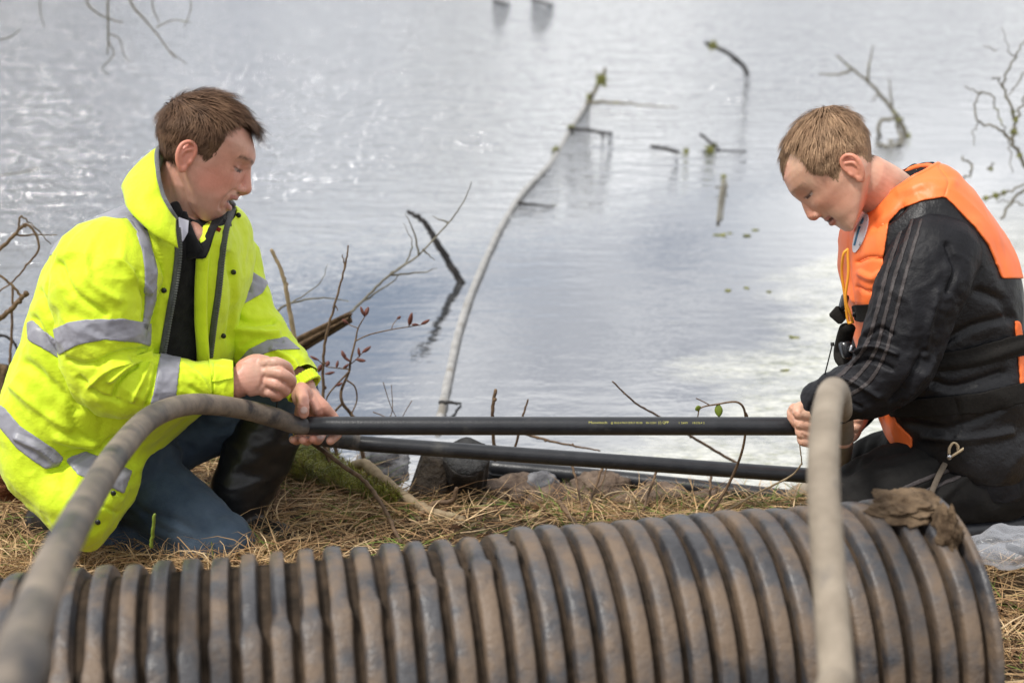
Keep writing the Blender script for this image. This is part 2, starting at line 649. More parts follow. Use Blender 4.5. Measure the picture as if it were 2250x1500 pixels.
# find the pipe's end: top of the last rib stands at photo x = 2100
S_END = 0.60
for s in np.arange(0.3, 1.1, 0.002):
    p = proj(pipe_pt(np.array([s]), np.array([0.1]), np.array([PIPE_R])))[0]
    if p[0] >= 2085:
        S_END = s; break
pipe = empty('corrugated_pipe', (ax_c + ax_d * 0 - np.array([0, 0, PIPE_R])), 'large muddy black corrugated pipe lying across the foreground', 'pipe')

ANG = np.linspace(0, 2 * math.pi, 96, endpoint=False)
def dent(s, ang):
    """crushed upper side of the left half: 0..1 inside the dent, and the crease ridge"""
    a = (ang + math.pi) % (2 * math.pi) - math.pi
    crease = np.interp(s, [-0.75, -0.55, -0.25, -0.02, 0.02], [0.86, 0.80, 0.55, 0.16, -0.2])
    inside = np.clip((crease - a) / 0.10, 0, 1) * np.clip((a + 0.95) / 0.3, 0, 1)
    left = np.clip((0.03 - s) / 0.03, 0, 1)
    ridge = np.exp(-((a - crease - 0.02) / 0.085) ** 2) * left
    return inside * left, ridge, crease

def build_rib(s0, flange=False):
    rs = np.random.default_rng(int((s0 + 5) * 1000))
    prof = [(-0.52, -0.019), (-0.49, -0.012), (-0.46, -0.0045), (-0.40, -0.0012), (-0.28, 0.0), (0.0, 0.0006), (0.28, 0.0), (0.40, -0.0012), (0.46, -0.0045), (0.49, -0.012), (0.52, -0.019)]
    wfac = 0.70
    if flange:
        prof = [(-0.2, -0.03), (-0.16, 0.004), (-0.1, 0.008), (0.1, 0.008), (0.16, 0.004), (0.2, -0.03)]
        wfac = 1.0
    ins, rid, _ = dent(np.full_like(ANG, s0), ANG)
    wob = 0.0024 * fbm(np.stack([np.cos(ANG) * 2, np.sin(ANG) * 2, np.full_like(ANG, s0 * 20)], 1), 3, 3)
    rings = []
    for u, dr in prof:
        w = PITCH_RIB * wfac * (1 - 0.15 * ins + 0.06 * rid)
        r = PIPE_R + dr * (1 - 0.55 * rid) + wob - 0.007 * ins + 0.004 * rid
        rings.append(pipe_pt(s0 + u * w + 0.004 * ins * rs.normal() * 0.4, ANG, r))
    V, F = ringloft(rings, True, False)
    return V, F

k = 0
s = S_END - 0.03
ribs = []
while s > -1.05:
    V, F = build_rib(s)
    obj('rib', V, F, M_rib, pipe)
    s -= PITCH_RIB
    k += 1
V, F = build_rib(S_END, True)
obj('end_flange', V, F, M_rib, pipe)
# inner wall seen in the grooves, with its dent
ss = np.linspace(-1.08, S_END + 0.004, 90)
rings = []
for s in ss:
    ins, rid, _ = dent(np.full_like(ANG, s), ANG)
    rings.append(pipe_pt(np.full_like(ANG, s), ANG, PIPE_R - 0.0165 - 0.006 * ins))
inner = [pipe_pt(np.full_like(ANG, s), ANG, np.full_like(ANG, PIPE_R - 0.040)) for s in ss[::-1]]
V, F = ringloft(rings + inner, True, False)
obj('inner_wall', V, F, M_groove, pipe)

# clods of mud and dead grass on the pipe's end
M_mud = mat('mud', (0.055, 0.036, 0.022), (0.20, 0.14, 0.088), 22, 0.95, 0.010, 60, spec=0.15)
def clod(name, c, ax, seed, label, m=None, cat='mud', amp=0.35, fr=2.0):
    V, F = ellipsoid((0, 0, 0), 1.0, 64, 40)
    d = 1 + amp * fbm(V * fr, seed, 5, 0.5)
    o = obj(name, V * d[:, None] * np.asarray(ax) + np.asarray(c), F, m or M_mud)
    return tag(o, label, cat)
pt = pipe_pt(np.array([S_END - 0.055]), np.array([-0.05]), np.array([PIPE_R + 0.004]))[0]
clod('mud_clod', pt, (0.050, 0.045, 0.013), 3, 'clod of brown mud and roots on top of the corrugated pipe end', amp=0.38, fr=2.3)
pt = pipe_pt(np.array([S_END - 0.022]), np.array([0.30]), np.array([PIPE_R - 0.004]))[0]
clod('mud_smear', pt, (0.016, 0.030, 0.036), 5, 'smear of brown mud in the last groove of the corrugated pipe', amp=0.40, fr=2.2)

# ------------------------------------------------------------------ slender pipes and muddy hoses
M_black = mat('black_polythene', (0.012, 0.013, 0.016), (0.022, 0.023, 0.027), 30, 0.33, 0.0004, 300, spec=0.5, c3=(0.05, 0.048, 0.045), c3scale=18, c3range=(0.62, 0.75), rough2=0.6)
M_hose = mat('muddy_hose', (0.095, 0.083, 0.071), (0.250, 0.205, 0.160), 13, 0.62, 0.001, 120, spec=0.35, c3=(0.050, 0.048, 0.050), c3scale=9, c3range=(0.52, 0.62), rough2=0.45)
M_hose_pale = mat('dried_mud_hose', (0.205, 0.170, 0.130), (0.325, 0.275, 0.215), 14, 0.7, 0.002, 90, spec=0.3, c3=(0.14, 0.125, 0.11), c3scale=12, c3range=(0.56, 0.70))
M_yellow = mat('yellow_print', (0.40, 0.38, 0.09), rough=0.5)
HOSE_R = 0.0175
PY = 2.50

def slender(name, pts, r, m, label, cat='pipe', k=12, n=20, parent=None, r_list=None):
    P = catmull(pts, k)
    R = r if r_list is None else np.interp(np.linspace(0, 1, len(P)), np.linspace(0, 1, len(r_list)), r_list)
    V, F = tube(P, R, n, None, True)
    o = obj(name, V, F, m, parent)
    if parent is None: tag(o, label, cat)
    return o

# upper pipe, held by both men
up = empty('black_pipe', at(1200, 935, PY), 'straight black plastic pipe with yellow print held level between the two men', 'pipe')
A = at(646, 935, PY); B = at(1800, 936, PY)
V, F = tube(np.linspace(A, B, 24), HOSE_R, 32, None, False)
obj('pipe_wall', V, F, M_black, up)
V, F = tube(np.linspace(A - (B - A) * 0.0008, A + (B - A) * 0.0012, 3), HOSE_R + 0.0006, 32, None, False)
obj('cut_rim', V, F, M_yellow, up)

def print_on_pipe(txt, px0, px1, hpx, ang, parent, squash=True):
    """lettering printed along the pipe, wrapped to its round wall"""
    cu = bpy.data.curves.new('t', 'FONT')
    cu.body = txt
    cu.size = 1.0
    cu.resolution_u = 2
    o = bpy.data.objects.new('t', cu)
    COL.objects.link(o)
    dg = bpy.context.evaluated_depsgraph_get()
    me = o.evaluated_get(dg).to_mesh()
    V = np.array([v.co[:] for v in me.vertices]); F = [tuple(p.vertices) for p in me.polygons]
    o.evaluated_get(dg).to_mesh_clear()
    bpy.data.objects.remove(o)
    w = V[:, 0].max() - V[:, 0].min(); x0 = V[:, 0].min()
    s0 = at(px0, 925, PY)[0]; s1 = at(px1, 925, PY)[0]
    hgt = hpx * mpp(PY)
    a = ang + (V[:, 1] / 0.73) * hgt / HOSE_R
    R = HOSE_R + 0.0005
    d = nrm(B - A)
    X = s0 + (V[:, 0] - x0) / w * (s1 - s0)
    t = (X - A[0]) / d[0]
    base = A + t[:, None] * d
    W = base + np.stack([np.zeros(len(V)), -np.cos(a) * R, np.sin(a) * R], 1)
    return obj('lettering', W, F, M_yellow, parent, smooth=False)
for txt, a0, a1, hh in (('Muovitech', 1293, 1333, 6.0), ('@ 40x2.4 PN10 SDR17 PE100', 1341, 1410, 4.6), ('EN 12201', 1418, 1440, 4.6),
                        ('(/) QPP', 1445, 1468, 6.4), ('1 2609', 1490, 1509, 4.4), ('18:25L4 2', 1520, 1546, 4.4)):
    print_on_pipe(txt, a0, a1, hh, 0.62, up)

# lower pipe behind it, and two more on the stones
def pipe_thing(p0, p1, Y0, Y1, label, r=HOSE_R, mid=None):
    a, b = at(*p0, Y0), at(*p1, Y1)
    pts = [a, b] if mid is None else [a, at(*mid[:2], mid[2]), b]
    return slender('black_pipe', pts, r, M_black, label, 'pipe', 20, 24)
pipe_thing((794, 974), (1800, 1046), 2.68, 2.68, 'black plastic pipe sloping down just below the level printed pipe', 0.0158)
pipe_thing((1085, 1026), (1745, 1094), 2.93, 2.80, 'black plastic pipe lying on the stones, upper of the two resting there', mid=(1400, 1056, 2.87))
pipe_thing((1075, 1040), (1740, 1112), 2.96, 2.86, 'black plastic pipe lowest on the stones, mostly hidden by the one above', mid=(1400, 1076, 2.90))
# yellow cut line on the lower pipe's end and its muddy continuation
a, b = at(794, 974, 2.68), at(1800, 1046, 2.68)
d = nrm(b - a)
slender('muddy_hose', [at(560, 952, 2.84), at(650, 957, 2.765), at(720, 965, 2.715), a - d * 0.002], 0.0158, M_hose, 'short muddy brown hose end behind the hands, leading into the lower pipe', 'hose')
# left hose: from the held pipe over to the lower left and on past the camera
L = [atd(668, 936, 2.672), atd(645, 932, 2.662), atd(600, 916, 2.63), atd(520, 896, 2.55), atd(420, 888, 2.40), atd(335, 915, 2.20), atd(266, 985, 1.98), atd(198, 1090, 1.68), atd(118, 1240, 1.34), atd(44, 1430, 1.06), atd(-16, 1620, 0.90)]
L += [np.array([-0.46, 0.42, 0.40]), np.array([-0.62, 0.30, 0.12]), np.array([-0.9, 0.22, 0.02])]
slender('muddy_hose', L, 0.0195, M_hose, 'thick muddy hose arching from the held pipe into the lower left corner', 'hose', 14, 28,
        r_list=[0.0160, 0.0168, 0.0190, 0.0182, 0.0182, 0.0182, 0.0182, 0.0182, 0.0182, 0.0182, 0.0182, 0.0182, 0.0182, 0.0182])
# right hose: rises from behind the hands, loops over towards the camera
R_ = [at(1800, 1046, 2.68) + d * 0.002, at(1830, 1043, 2.67), at(1848, 1012, 2.64), at(1856, 960, 2.56), at(1852, 905, 2.42), atd(1842, 868, 2.05), atd(1828, 862, 1.78), atd(1814, 930, 1.64), atd(1809, 1060, 1.54), atd(1821, 1250, 1.46), atd(1838, 1480, 1.38), atd(1850, 1640, 1.32)]
R_ += [np.array([0.36, 0.86, 0.16]), np.array([0.42, 0.70, 0.03]), np.array([0.7, 0.5, 0.02])]
slender('muddy_hose', R_, 0.0176, M_hose_pale, 'pale mud coated hose looping up in front of the man in the life vest', 'hose', 14, 28)
# muddy stub of the pipe on the stones
slender('muddy_hose', [at(1735, 1098, 2.80), at(1765, 1080, 2.78), at(1800, 1085, 2.76), at(1860, 1120, 2.74)], 0.019, M_hose_pale, 'muddy hose end on the ground left of the kneeling man in black', 'hose')
# pipes lying at the right edge
pipe_thing((2120, 1148), (2420, 1102), 2.50, 2.62, 'black plastic pipe at the right edge, upper of the pair beside the plastic bag', 0.016)
pipe_thing((2090, 1172), (2420, 1132), 2.44, 2.54, 'black plastic pipe at the right edge, lower of the pair beside the plastic bag', 0.018)
# ------------------------------------------------------------------ people: shared builders
M_skin = mat('skin', (1.0, 1.0, 1.0), (0.90, 0.86, 0.84), 60, 0.43, 0.0004, 260, spec=0.5, sss=0.15, attr='tint', contrast=(0.3, 0.7))

class Head:
    """head in its own axes: x forward, y to the person's left, z up, origin between the ear canals"""
    def __init__(self, ear_px, Y, pitch, face, yaw=0.0, scale=1.0):
        self.sgn = face                     # +1 looks to the photo's right, -1 to the left
        self.c = at(ear_px[0], ear_px[1], Y)
        self.Y = Y; self.ear_px = ear_px
        th = math.radians(pitch)
        # sideways is the line of sight to the head, so the profile stands square to it
        D = nrm(ray(*ear_px)); R = nrm(np.cross(D, [0, 0, 1.0])); U = np.cross(R, D)
        fx = R * face * math.cos(th) - U * math.sin(th)
        up = R * face * math.sin(th) + U * math.cos(th)
        y = math.radians(yaw)               # turn towards the camera
        cam = -D
        f2 = fx * math.cos(y) + cam * math.sin(y)
        l2 = np.cross(up, f2)
        self.f, self.u, self.l = f2, up, l2
        self.mpp = np.linalg.norm(at(ear_px[0] + 1, ear_px[1], Y) - self.c) * 0.96
        self.th = th
        self.near = 1.0 if np.dot(self.l, cam) > 0 else -1.0   # which side faces the camera
        self.scale = scale
    def w(self, P):
        P = np.atleast_2d(np.asarray(P, float))
        return self.c + P[:, :1] * self.f + P[:, 1:2] * self.l + P[:, 2:3] * self.u
    def loc(self, V):
        d = np.asarray(V) - self.c
        return np.stack([d @ self.f, d @ self.l, d @ self.u], 1)
    def px(self, pts):
        """profile traced in the photo -> (forward, up) in metres"""
        o = []
        for x, y in pts:
            dx = (x - self.ear_px[0]) * self.sgn * self.mpp
            dy = -(y - self.ear_px[1]) * self.mpp
            o.append((dx * math.cos(self.th) - dy * math.sin(self.th), dx * math.sin(self.th) + dy * math.cos(self.th)))
        return np.array(o)

def build_head(H, S, prof, nose, back, wmul=1.0, mouth_open=0.0):
    """adds head shapes to soup S. prof: (x,z) front without the nose; nose: dict of points; back: (x,z)"""
    prof = np.array(sorted(prof.tolist(), key=lambda q: q[1])); back = np.array(sorted(back.tolist(), key=lambda q: q[1]))
    zt = np.array([-0.105, -0.095, -0.085, -0.07, -0.05, -0.03, 0.0, 0.03, 0.06, 0.085, 0.105, 0.118, 0.126])
    wt = np.array([0.012, 0.026, 0.036, 0.048, 0.058, 0.064, 0.070, 0.073, 0.074, 0.068, 0.052, 0.034, 0.012]) * wmul
    zmin, zmax = prof[0, 1], prof[-1, 1]
    zs = np.linspace(zmin, zmax, 60)
    t = np.linspace(0, 2 * math.pi, 64, endpoint=False)
    rings = []
    for z in zs:
        f = np.interp(z, prof[:, 1], prof[:, 0]); b = np.interp(z, back[:, 1], back[:, 0])
        w = np.interp(z, zt, wt)
        xc = np.clip(0.0, b + 0.3 * (f - b), f - 0.3 * (f - b))
        n1 = np.interp(z, [-0.09, -0.06, -0.03, 0.0, 0.03, 0.06, 0.1], [1.9, 1.75, 1.72, 1.85, 1.95, 2.15, 2.1])
        c, s_ = np.cos(t), np.sin(t)
        x = np.where(c > 0, xc + (f - xc) * np.abs(c) ** (2 / n1), xc - (xc - b) * np.abs(c) ** (2 / 2.1))
        y = w * np.sign(s_) * np.abs(s_) ** (2 / n1)
        lz_ = (nose['ulip'][1] + nose['llip'][1]) / 2
        x = x - (0.007 + mouth_open) * np.exp(-(y / 0.019) ** 2 - ((z - lz_) / (0.0032 + 0.3 * mouth_open)) ** 2) * np.clip(c, 0, 1)
        # eye sockets, cheekbones and the hollow under them
        fr = np.clip(c, 0, 1)
        for sg in (1, -1):
            x = x - 0.009 * np.exp(-((y - sg * 0.031) / 0.013) ** 2 - ((z - EYE_Z) / 0.012) ** 2) * fr
            x = x + 0.004 * np.exp(-((y - sg * 0.040) / 0.016) ** 2 - ((z - EYE_Z + 0.028) / 0.014) ** 2) * fr
            x = x + 0.003 * np.exp(-((y - sg * 0.028) / 0.020) ** 2 - ((z - EYE_Z - 0.020) / 0.007) ** 2) * fr
        rings.append(H.w(np.stack([x, y, np.full_like(x, z)], 1)))
    V, F = ringloft(rings)
    S.add(V, F)
    # nose
    nz = [nose['nasion'], nose['bridge'], nose['tip']]
    P3 = [(nz[0][0] - 0.007, 0, nz[0][1] + 0.004), (nz[1][0] - 0.0085, 0, nz[1][1]), (nz[2][0] - 0.0105, 0, nz[2][1] + 0.0015)]
    S.tube(H.w(catmull(P3, 6)), np.stack([np.linspace(0.0075, 0.0112, 13), np.linspace(0.0065, 0.0108, 13)], 1), 14, H.l)
    sub = nose['sub']
    for sg in (1, -1):
        S.ell(H.w((nz[2][0] - 0.0195, sg * 0.0115, nz[2][1] - 0.0025))[0], (0.0105, 0.0068, 0.0075), 12, 8, np.stack([H.f, H.l, H.u], 1))
    S.tube(H.w(catmull([(nz[2][0] - 0.010, 0, nz[2][1] - 0.005), (sub[0] - 0.004, 0, sub[1] + 0.001)], 4)), 0.0055, 10)
    # lips
    ul, ll = nose['ulip'], nose['llip']
    cz = 0.55 * ul[1] + 0.45 * ll[1] + nose.get('smile', 0.0)
    up_l = [(ul[0] - 0.022, 0.025, cz), (ul[0] - 0.008, 0.013, ul[1] - 0.0005), (ul[0] - 0.0038, 0, ul[1]), (ul[0] - 0.008, -0.013, ul[1] - 0.0005), (ul[0] - 0.022, -0.025, cz)]
    lo_l = [(ul[0] - 0.022, 0.0245, cz - 0.002), (ll[0] - 0.008, 0.012, ll[1] + 0.001), (ll[0] - 0.0045, 0, ll[1]), (ll[0] - 0.008, -0.012, ll[1] + 0.001), (ul[0] - 0.022, -0.0245, cz - 0.002)]
    S.tube(H.w(catmull(up_l, 5)), [0.0022] + [0.0030, 0.0036, 0.0042, 0.0046] + [0.0050] * 11 + [0.0046, 0.0042, 0.0036, 0.0030] + [0.0022], 10)
    S.tube(H.w(catmull(lo_l, 5)), [0.0022] + [0.0032, 0.0040, 0.0048, 0.0054] + [0.0060] * 11 + [0.0054, 0.0048, 0.0040, 0.0032] + [0.0022], 10)
    # eyeballs under their lids
    for sg in (1, -1):
        S.ell(H.w((nose['nasion'][0] - 0.0300, sg * 0.031, EYE_Z))[0], (0.0118, 0.0128, 0.0110), 16, 10, np.stack([H.f, H.l, H.u], 1))
        lid = [(nose['nasion'][0] - 0.027, sg * 0.017, EYE_Z + 0.001), (nose['nasion'][0] - 0.0185, sg * 0.027, EYE_Z + 0.0065), (nose['nasion'][0] - 0.0215, sg * 0.038, EYE_Z + 0.006), (nose['nasion'][0] - 0.031, sg * 0.046, EYE_Z - 0.001)]
        S.tube(H.w(catmull(lid, 5)), 0.0022, 8)
        # ears
        e = lambda x, z, o: (x * 0.82 - 0.002, sg * (0.0735 * wmul + o * 0.9), z * 0.87)
        hel = [e(0.011, -0.002, 0.002), e(0.013, 0.016, 0.005), e(0.006, 0.030, 0.009), e(-0.008, 0.032, 0.013), e(-0.019, 0.021, 0.016), e(-0.020, 0.003, 0.016), e(-0.013, -0.014, 0.012), e(-0.002, -0.025, 0.007), e(0.005, -0.024, 0.004)]
        S.tube(H.w(catmull(hel, 5)), np.interp(np.linspace(0, 1, 41), [0, .2, .5, .8, 1], [.0030, .0037, .0042, .0046, .0052]), 10)
        anti = [e(0.002, 0.020, 0.008), e(-0.009, 0.012, 0.012), e(-0.011, -0.003, 0.012), e(-0.003, -0.014, 0.008)]
        S.tube(H.w(catmull(anti, 4)), 0.0036, 8)
        tr = np.stack([H.f, H.l, H.u], 1)
        S.ell(H.w(e(-0.003, 0.004, 0.002))[0], (0.016, 0.0065, 0.027), 14, 8, tr)
        S.ell(H.w(e(0.010, -0.004, 0.004))[0], (0.004, 0.005, 0.007), 10, 6, tr)
        S.ell(H.w(e(0.000, -0.022, 0.006))[0], (0.008, 0.0048, 0.010), 12, 8, tr)

EYE_Z = 0.022

def skin_tint(H, V, base, hand_px=None):
    """skin colour: lips, reddened ears, nose and knuckles, brows, lashes; shade painted into eye sockets, nostrils, mouth"""
    L = H.loc(V)
    C = np.tile(np.asarray(base, float), (len(V), 1))
    P = proj(V)
    head = (np.abs(L[:, 0]) < 0.16) & (np.abs(L[:, 2]) < 0.16) & (np.abs(L[:, 1]) < 0.11)
    def mixin(w, col):
        w = np.clip(w, 0, 1)[:, None]
        return C * (1 - w) + np.asarray(col) * w
    n = fbm(V * 60, 4, 4)
    big = fbm(V * 22, 14, 2)
    C = C * (1 + 0.08 * n[:, None]) * (1 + big[:, None] * np.array([0.02, -0.13, -0.14]))
    red = np.array(base) * np.array([1.04, 0.74, 0.70])
    w = np.exp(-((L[:, 0] - H.nose['tip'][0] + 0.01) / 0.016) ** 2 - (L[:, 1] / 0.016) ** 2 - ((L[:, 2] - H.nose['tip'][1]) / 0.016) ** 2)
    C = mixin(0.75 * w * head, red)
    ear = (np.abs(L[:, 1]) > 0.075) & (np.abs(L[:, 0] + 0.006) < 0.035) & (np.abs(L[:, 2]) < 0.045)
    C = mixin(0.85 * ear * head, np.array(base) * np.array([1.04, 0.74, 0.69]))
    ck = np.exp(-((np.abs(L[:, 1]) - 0.052) / 0.022) ** 2 - ((L[:, 2] + 0.018) / 0.026) ** 2 - ((L[:, 0] - 0.06) / 0.04) ** 2)
    C = mixin(0.55 * ck * head, red)
    ul, ll = H.nose['ulip'], H.nose['llip']
    lz = (ul[1] + ll[1]) / 2
    lip = (np.abs(L[:, 1]) < 0.026) & (L[:, 0] > ul[0] - 0.022) & (np.abs(L[:, 2] - lz) < (abs(ul[1] - ll[1]) / 2 + 0.0045 - 0.06 * np.abs(L[:, 1])))
    C = mixin(0.75 * lip * head, (0.40, 0.13, 0.115))
    gap = (np.abs(L[:, 1]) < 0.023) & (L[:, 0] > ul[0] - 0.022) & (np.abs(L[:, 2] - lz) < 0.0028)
    C = mixin(0.9 * gap * head, (0.05, 0.012, 0.012))  # shade between the parted lips, painted as a dark strip
    tp = H.nose['tip']
    nos = np.exp(-((L[:, 0] - tp[0] + 0.0185) / 0.0045) ** 2 - ((np.abs(L[:, 1]) - 0.0085) / 0.0035) ** 2 - ((L[:, 2] - tp[1] + 0.0105) / 0.0035) ** 2)
    C = mixin(0.9 * nos * head, (0.08, 0.03, 0.025))  # painted dark spots stand for the shade inside the nostrils
    # lashes along the lowered lids, brows
    a = np.abs(L[:, 1])
    ez = EYE_Z - 0.003 - 0.0045 * ((a - 0.031) / 0.014) ** 2 * -0.4
    lash = np.exp(-((L[:, 2] - ez) / 0.0020) ** 2) * (np.clip((a - 0.018) / 0.004, 0, 1) * np.clip((0.047 - a) / 0.005, 0, 1)) * (L[:, 0] > 0.05)
    C = mixin(0.92 * lash * head, H.lash)
    below = (L[:, 2] < ez - 0.0006) & (L[:, 2] > ez - 0.0048) & (L[:, 0] > 0.05)
    C = mixin(0.75 * (below & (a > 0.021) & (a < 0.042)) * head, (0.46, 0.40, 0.38))
    C = mixin(0.95 * (below & (a > 0.023) & (a < 0.033)) * head, (0.025, 0.018, 0.016))
    bz = EYE_Z + 0.0215 - 0.20 * np.abs(a - 0.030) + 0.001 * n
    brow = np.exp(-((L[:, 2] - bz) / 0.0040) ** 2) * (0.8 + 0.4 * vnoise(V * 300, 8)) * ((a > 0.010) & (a < 0.050) & (L[:, 0] > 0.04))
    C = mixin(H.brow_w * brow * head, H.brow)
    soc = np.exp(-((a - 0.030) / 0.015) ** 2 - ((L[:, 2] - EYE_Z - 0.004) / 0.009) ** 2) * (L[:, 0] > 0.05)
    C = mixin(0.35 * soc * head, np.array(base) * np.array([0.80, 0.62, 0.60]))  # shade of the eye sockets painted into the skin colour
    # stubble shadow on jaw and upper lip (hair in the skin)
    st = np.clip((-L[:, 2] - 0.030) / 0.02, 0, 1) * np.clip((L[:, 0] + 0.02) / 0.03, 0, 1) * head
    C = mixin(H.stubble * st * (0.8 + 0.4 * n), np.array(base) * np.array([0.72, 0.70, 0.74]))
    return C

def build_hair(H, V, N, F, poly, parent, mats, thick, length, n_strand, flow, seed, fore=0, cap_off=0.6):
    """short hair: a close cap on the scalp plus separate locks of strands"""
    L = H.loc(V)
    pl = H.px(poly)
    Q = np.stack([L[:, 0], L[:, 2]], 1)
    Q = Q + 0.0055 * np.stack([vnoise(V * 210, 71), vnoise(V * 210, 72)], 1)
    m = inpoly(Q, pl) & (np.linalg.norm(L, axis=1) < 0.19) & (np.abs(L[:, 1]) < 0.085)
    # leave the ears free
    ear = (np.abs(L[:, 1]) > 0.0745) & (np.abs(L[:, 0] + 0.006) < 0.03) & (np.abs(L[:, 2] - 0.004) < 0.036)
    m &= ~ear
    Vs, Fs, idx = submesh(V, F, m)
    Ls, Ns = L[idx], N[idx]
    # distance to the hairline tapers the thickness
    dl = dpoly(np.stack([Ls[:, 0], Ls[:, 2]], 1), np.vstack([pl, pl[:1]]))
    tap = np.clip(dl / 0.022, 0.12, 1)
    th = thick(Ls) * tap
    nz = fbm(Vs * 90, seed, 3)
    cap = Vs + Ns * (th * cap_off + 0.0018 * nz * tap)[:, None]
    hair = obj('hair', cap, Fs, mats, parent)
    # locks
    rs = np.random.default_rng(seed)
    pick = rs.integers(0, len(Vs), n_strand)
    P0 = Vs[pick] + Ns[pick] * (th[pick] * 0.15)[:, None]
    fl = flow(Ls[pick])
    clump = np.stack([vnoise(Vs[pick] * 55, seed + q) for q in (1, 2, 3)], 1)
    fl = fl + 0.40 * clump + 0.16 * rs.normal(size=fl.shape)
    fw = fl[:, :1] * H.f + fl[:, 1:2] * H.l + fl[:, 2:3] * H.u
    nn = Ns[pick]
    fw = fw / (np.linalg.norm(fw, axis=1)[:, None] + 1e-9)
    fw = fw - nn * (fw * nn).sum(1)[:, None]
    ml_ = np.linalg.norm(fw, axis=1)[:, None]
    alt = np.tile(H.f, (n_strand, 1)); alt = alt - nn * (alt * nn).sum(1)[:, None]
    fw = fw + alt * np.clip(0.6 - ml_, 0, 1) * 1.5
    fw = fw / (np.linalg.norm(fw, axis=1)[:, None] + 1e-9)
    ln = length(Ls[pick]) * tap[pick] ** 0.5 * rs.uniform(0.7, 1.2, n_strand)
    lift = th[pick] * rs.uniform(0.55, 0.95, n_strand)
    segs = 4
    pts = []
    for k in range(segs + 1):
        t = k / segs
        pts.append(P0 + fw * (ln * t)[:, None] + nn * (lift * (1 - (1 - t) ** 2.2) - 0.35 * ln * t * t * 0.5)[:, None])
    if fore:
        # loose fringe combed forward past the hairline
        fr_ = np.where((Ls[:, 0] > 0.055) & (Ls[:, 2] > 0.070) & (np.abs(Ls[:, 1]) < 0.062))[0]
        sel = np.arange(fore)
        pk = rs.choice(fr_, fore)
        jit = rs.normal(size=(fore, 3)) * 0.22 + np.stack([vnoise(Vs[pk] * 70, seed + q) for q in (11, 12, 13)], 1) * 0.35
        dr = H.f * 0.80 - H.u * 0.15
        dr = dr + jit
        L2 = rs.uniform(0.014, 0.036, fore)
        for k in range(segs + 1):
            t = k / segs
            pts[k][sel] = Vs[pk] + Ns[pk] * (0.008 + 0.004 * t) + dr * (L2 * t)[:, None] - H.u * (0.55 * L2 * t * t)[:, None]
        fw[sel] = dr / np.linalg.norm(dr, axis=1)[:, None]; nn = nn.copy(); nn[sel] = Ns[pk]
    side = np.cross(fw, nn)
    side /= np.linalg.norm(side, axis=1)[:, None] + 1e-9
    wid = rs.uniform(0.0004, 0.0009, n_strand)
    VV = np.zeros((n_strand, (segs + 1) * 2, 3))
    for k in range(segs + 1):
        w = wid * (1 - 0.8 * (k / segs) ** 2)
        VV[:, 2 * k] = pts[k] - side * w[:, None]
        VV[:, 2 * k + 1] = pts[k] + side * w[:, None]
    base = (np.arange(n_strand) * (segs + 1) * 2)[:, None, None]
    fs = np.array([[2 * k, 2 * k + 1, 2 * k + 3, 2 * k + 2] for k in range(segs)])[None]
    FF = (base + fs).reshape(-1, 4)
    locks = obj('hair_strands', VV.reshape(-1, 3), FF, mats, hair)
    tone = rs.uniform(0.80, 1.22, n_strand) * (1 + 0.25 * clump[:, 0])
    setcol(locks, np.repeat(tone, (segs + 1) * 2)[:, None] * np.ones((1, 3)))
    setcol(hair, np.full((len(cap), 3), 0.62) * (1 + 0.25 * nz[:, None]))
    locks['kind'] = 'stuff'
    return hair

def finger(S, joints, r0=0.0092, r1=0.0072):
    J = np.array([at(*j) for j in joints])
    P = catmull(J, 5)
    t = np.linspace(0, 1, len(P))
    r = r0 + (r1 - r0) * t
    # knuckle swellings
    for q in range(1, len(J) - 1):
        r = r + 0.0009 * np.exp(-((t - q / (len(J) - 1)) / 0.07) ** 2)
    S.tube(P, r, 12)

def cloth_noise(V, N, amp, seed, stretch=(1, 1, 1), scale=14):
    P = V * np.asarray(stretch) * scale
    w = fbm(P + 0.35 * fbm(P * 0.7, seed + 9, 2)[:, None], seed, 3)
    ridged = 1 - np.abs(w) * 2.2
    return V + N * (amp * ridged)[:, None]

def fine_patch(V, F, N, fn, n=4):
    """the part of a garment where fn(photo position, world position) holds, cut finely"""
    P = proj(V)
    g = fn(P, V)
    sel = g[F].any(1) | fn(P[F].mean(1), V[F].mean(1))
    vm = np.zeros(len(V), bool); vm[F[sel].ravel()] = True
    f = F[vm[F].any(1)]
    if len(f) == 0:
        return None
    t = np.linspace(0, 1, n + 1)
    a, b = np.meshgrid(t, t, indexing='ij')
    W = np.stack([(1 - a) * (1 - b), a * (1 - b), a * b, (1 - a) * b], -1).reshape(-1, 4)
    VV = np.einsum('kq,fqc->fkc', W, V[f]); NN = np.einsum('kq,fqc->fkc', W, N[f])
    i = np.arange((n + 1) ** 2).reshape(n + 1, n + 1)
    q = np.stack([i[:-1, :-1], i[1:, :-1], i[1:, 1:], i[:-1, 1:]], -1).reshape(-1, 4)
    FF = (np.arange(len(f))[:, None, None] * (n + 1) ** 2 + q[None]).reshape(-1, 4)
    VV = VV.reshape(-1, 3); NN = NN.reshape(-1, 3)
    _, u, inv = np.unique(np.round(VV, 6), axis=0, return_index=True, return_inverse=True)
    VV, NN, FF = VV[u], NN[u], inv.reshape(-1)[FF]
    NN /= np.linalg.norm(NN, axis=1)[:, None] + 1e-9
    return VV, FF, NN

def largest_piece(V, F):
    lab = np.arange(len(V))
    for _ in range(400):
        m = lab[F].min(1)
        new = lab.copy()
        for k in range(4):
            np.minimum.at(new, F[:, k], m)
        new = new[new]
        if (new == lab).all(): break
        lab = new
    fl = lab[F[:, 0]]
    u, c = np.unique(fl, return_counts=True)
    return fl == u[np.argmax(c)]

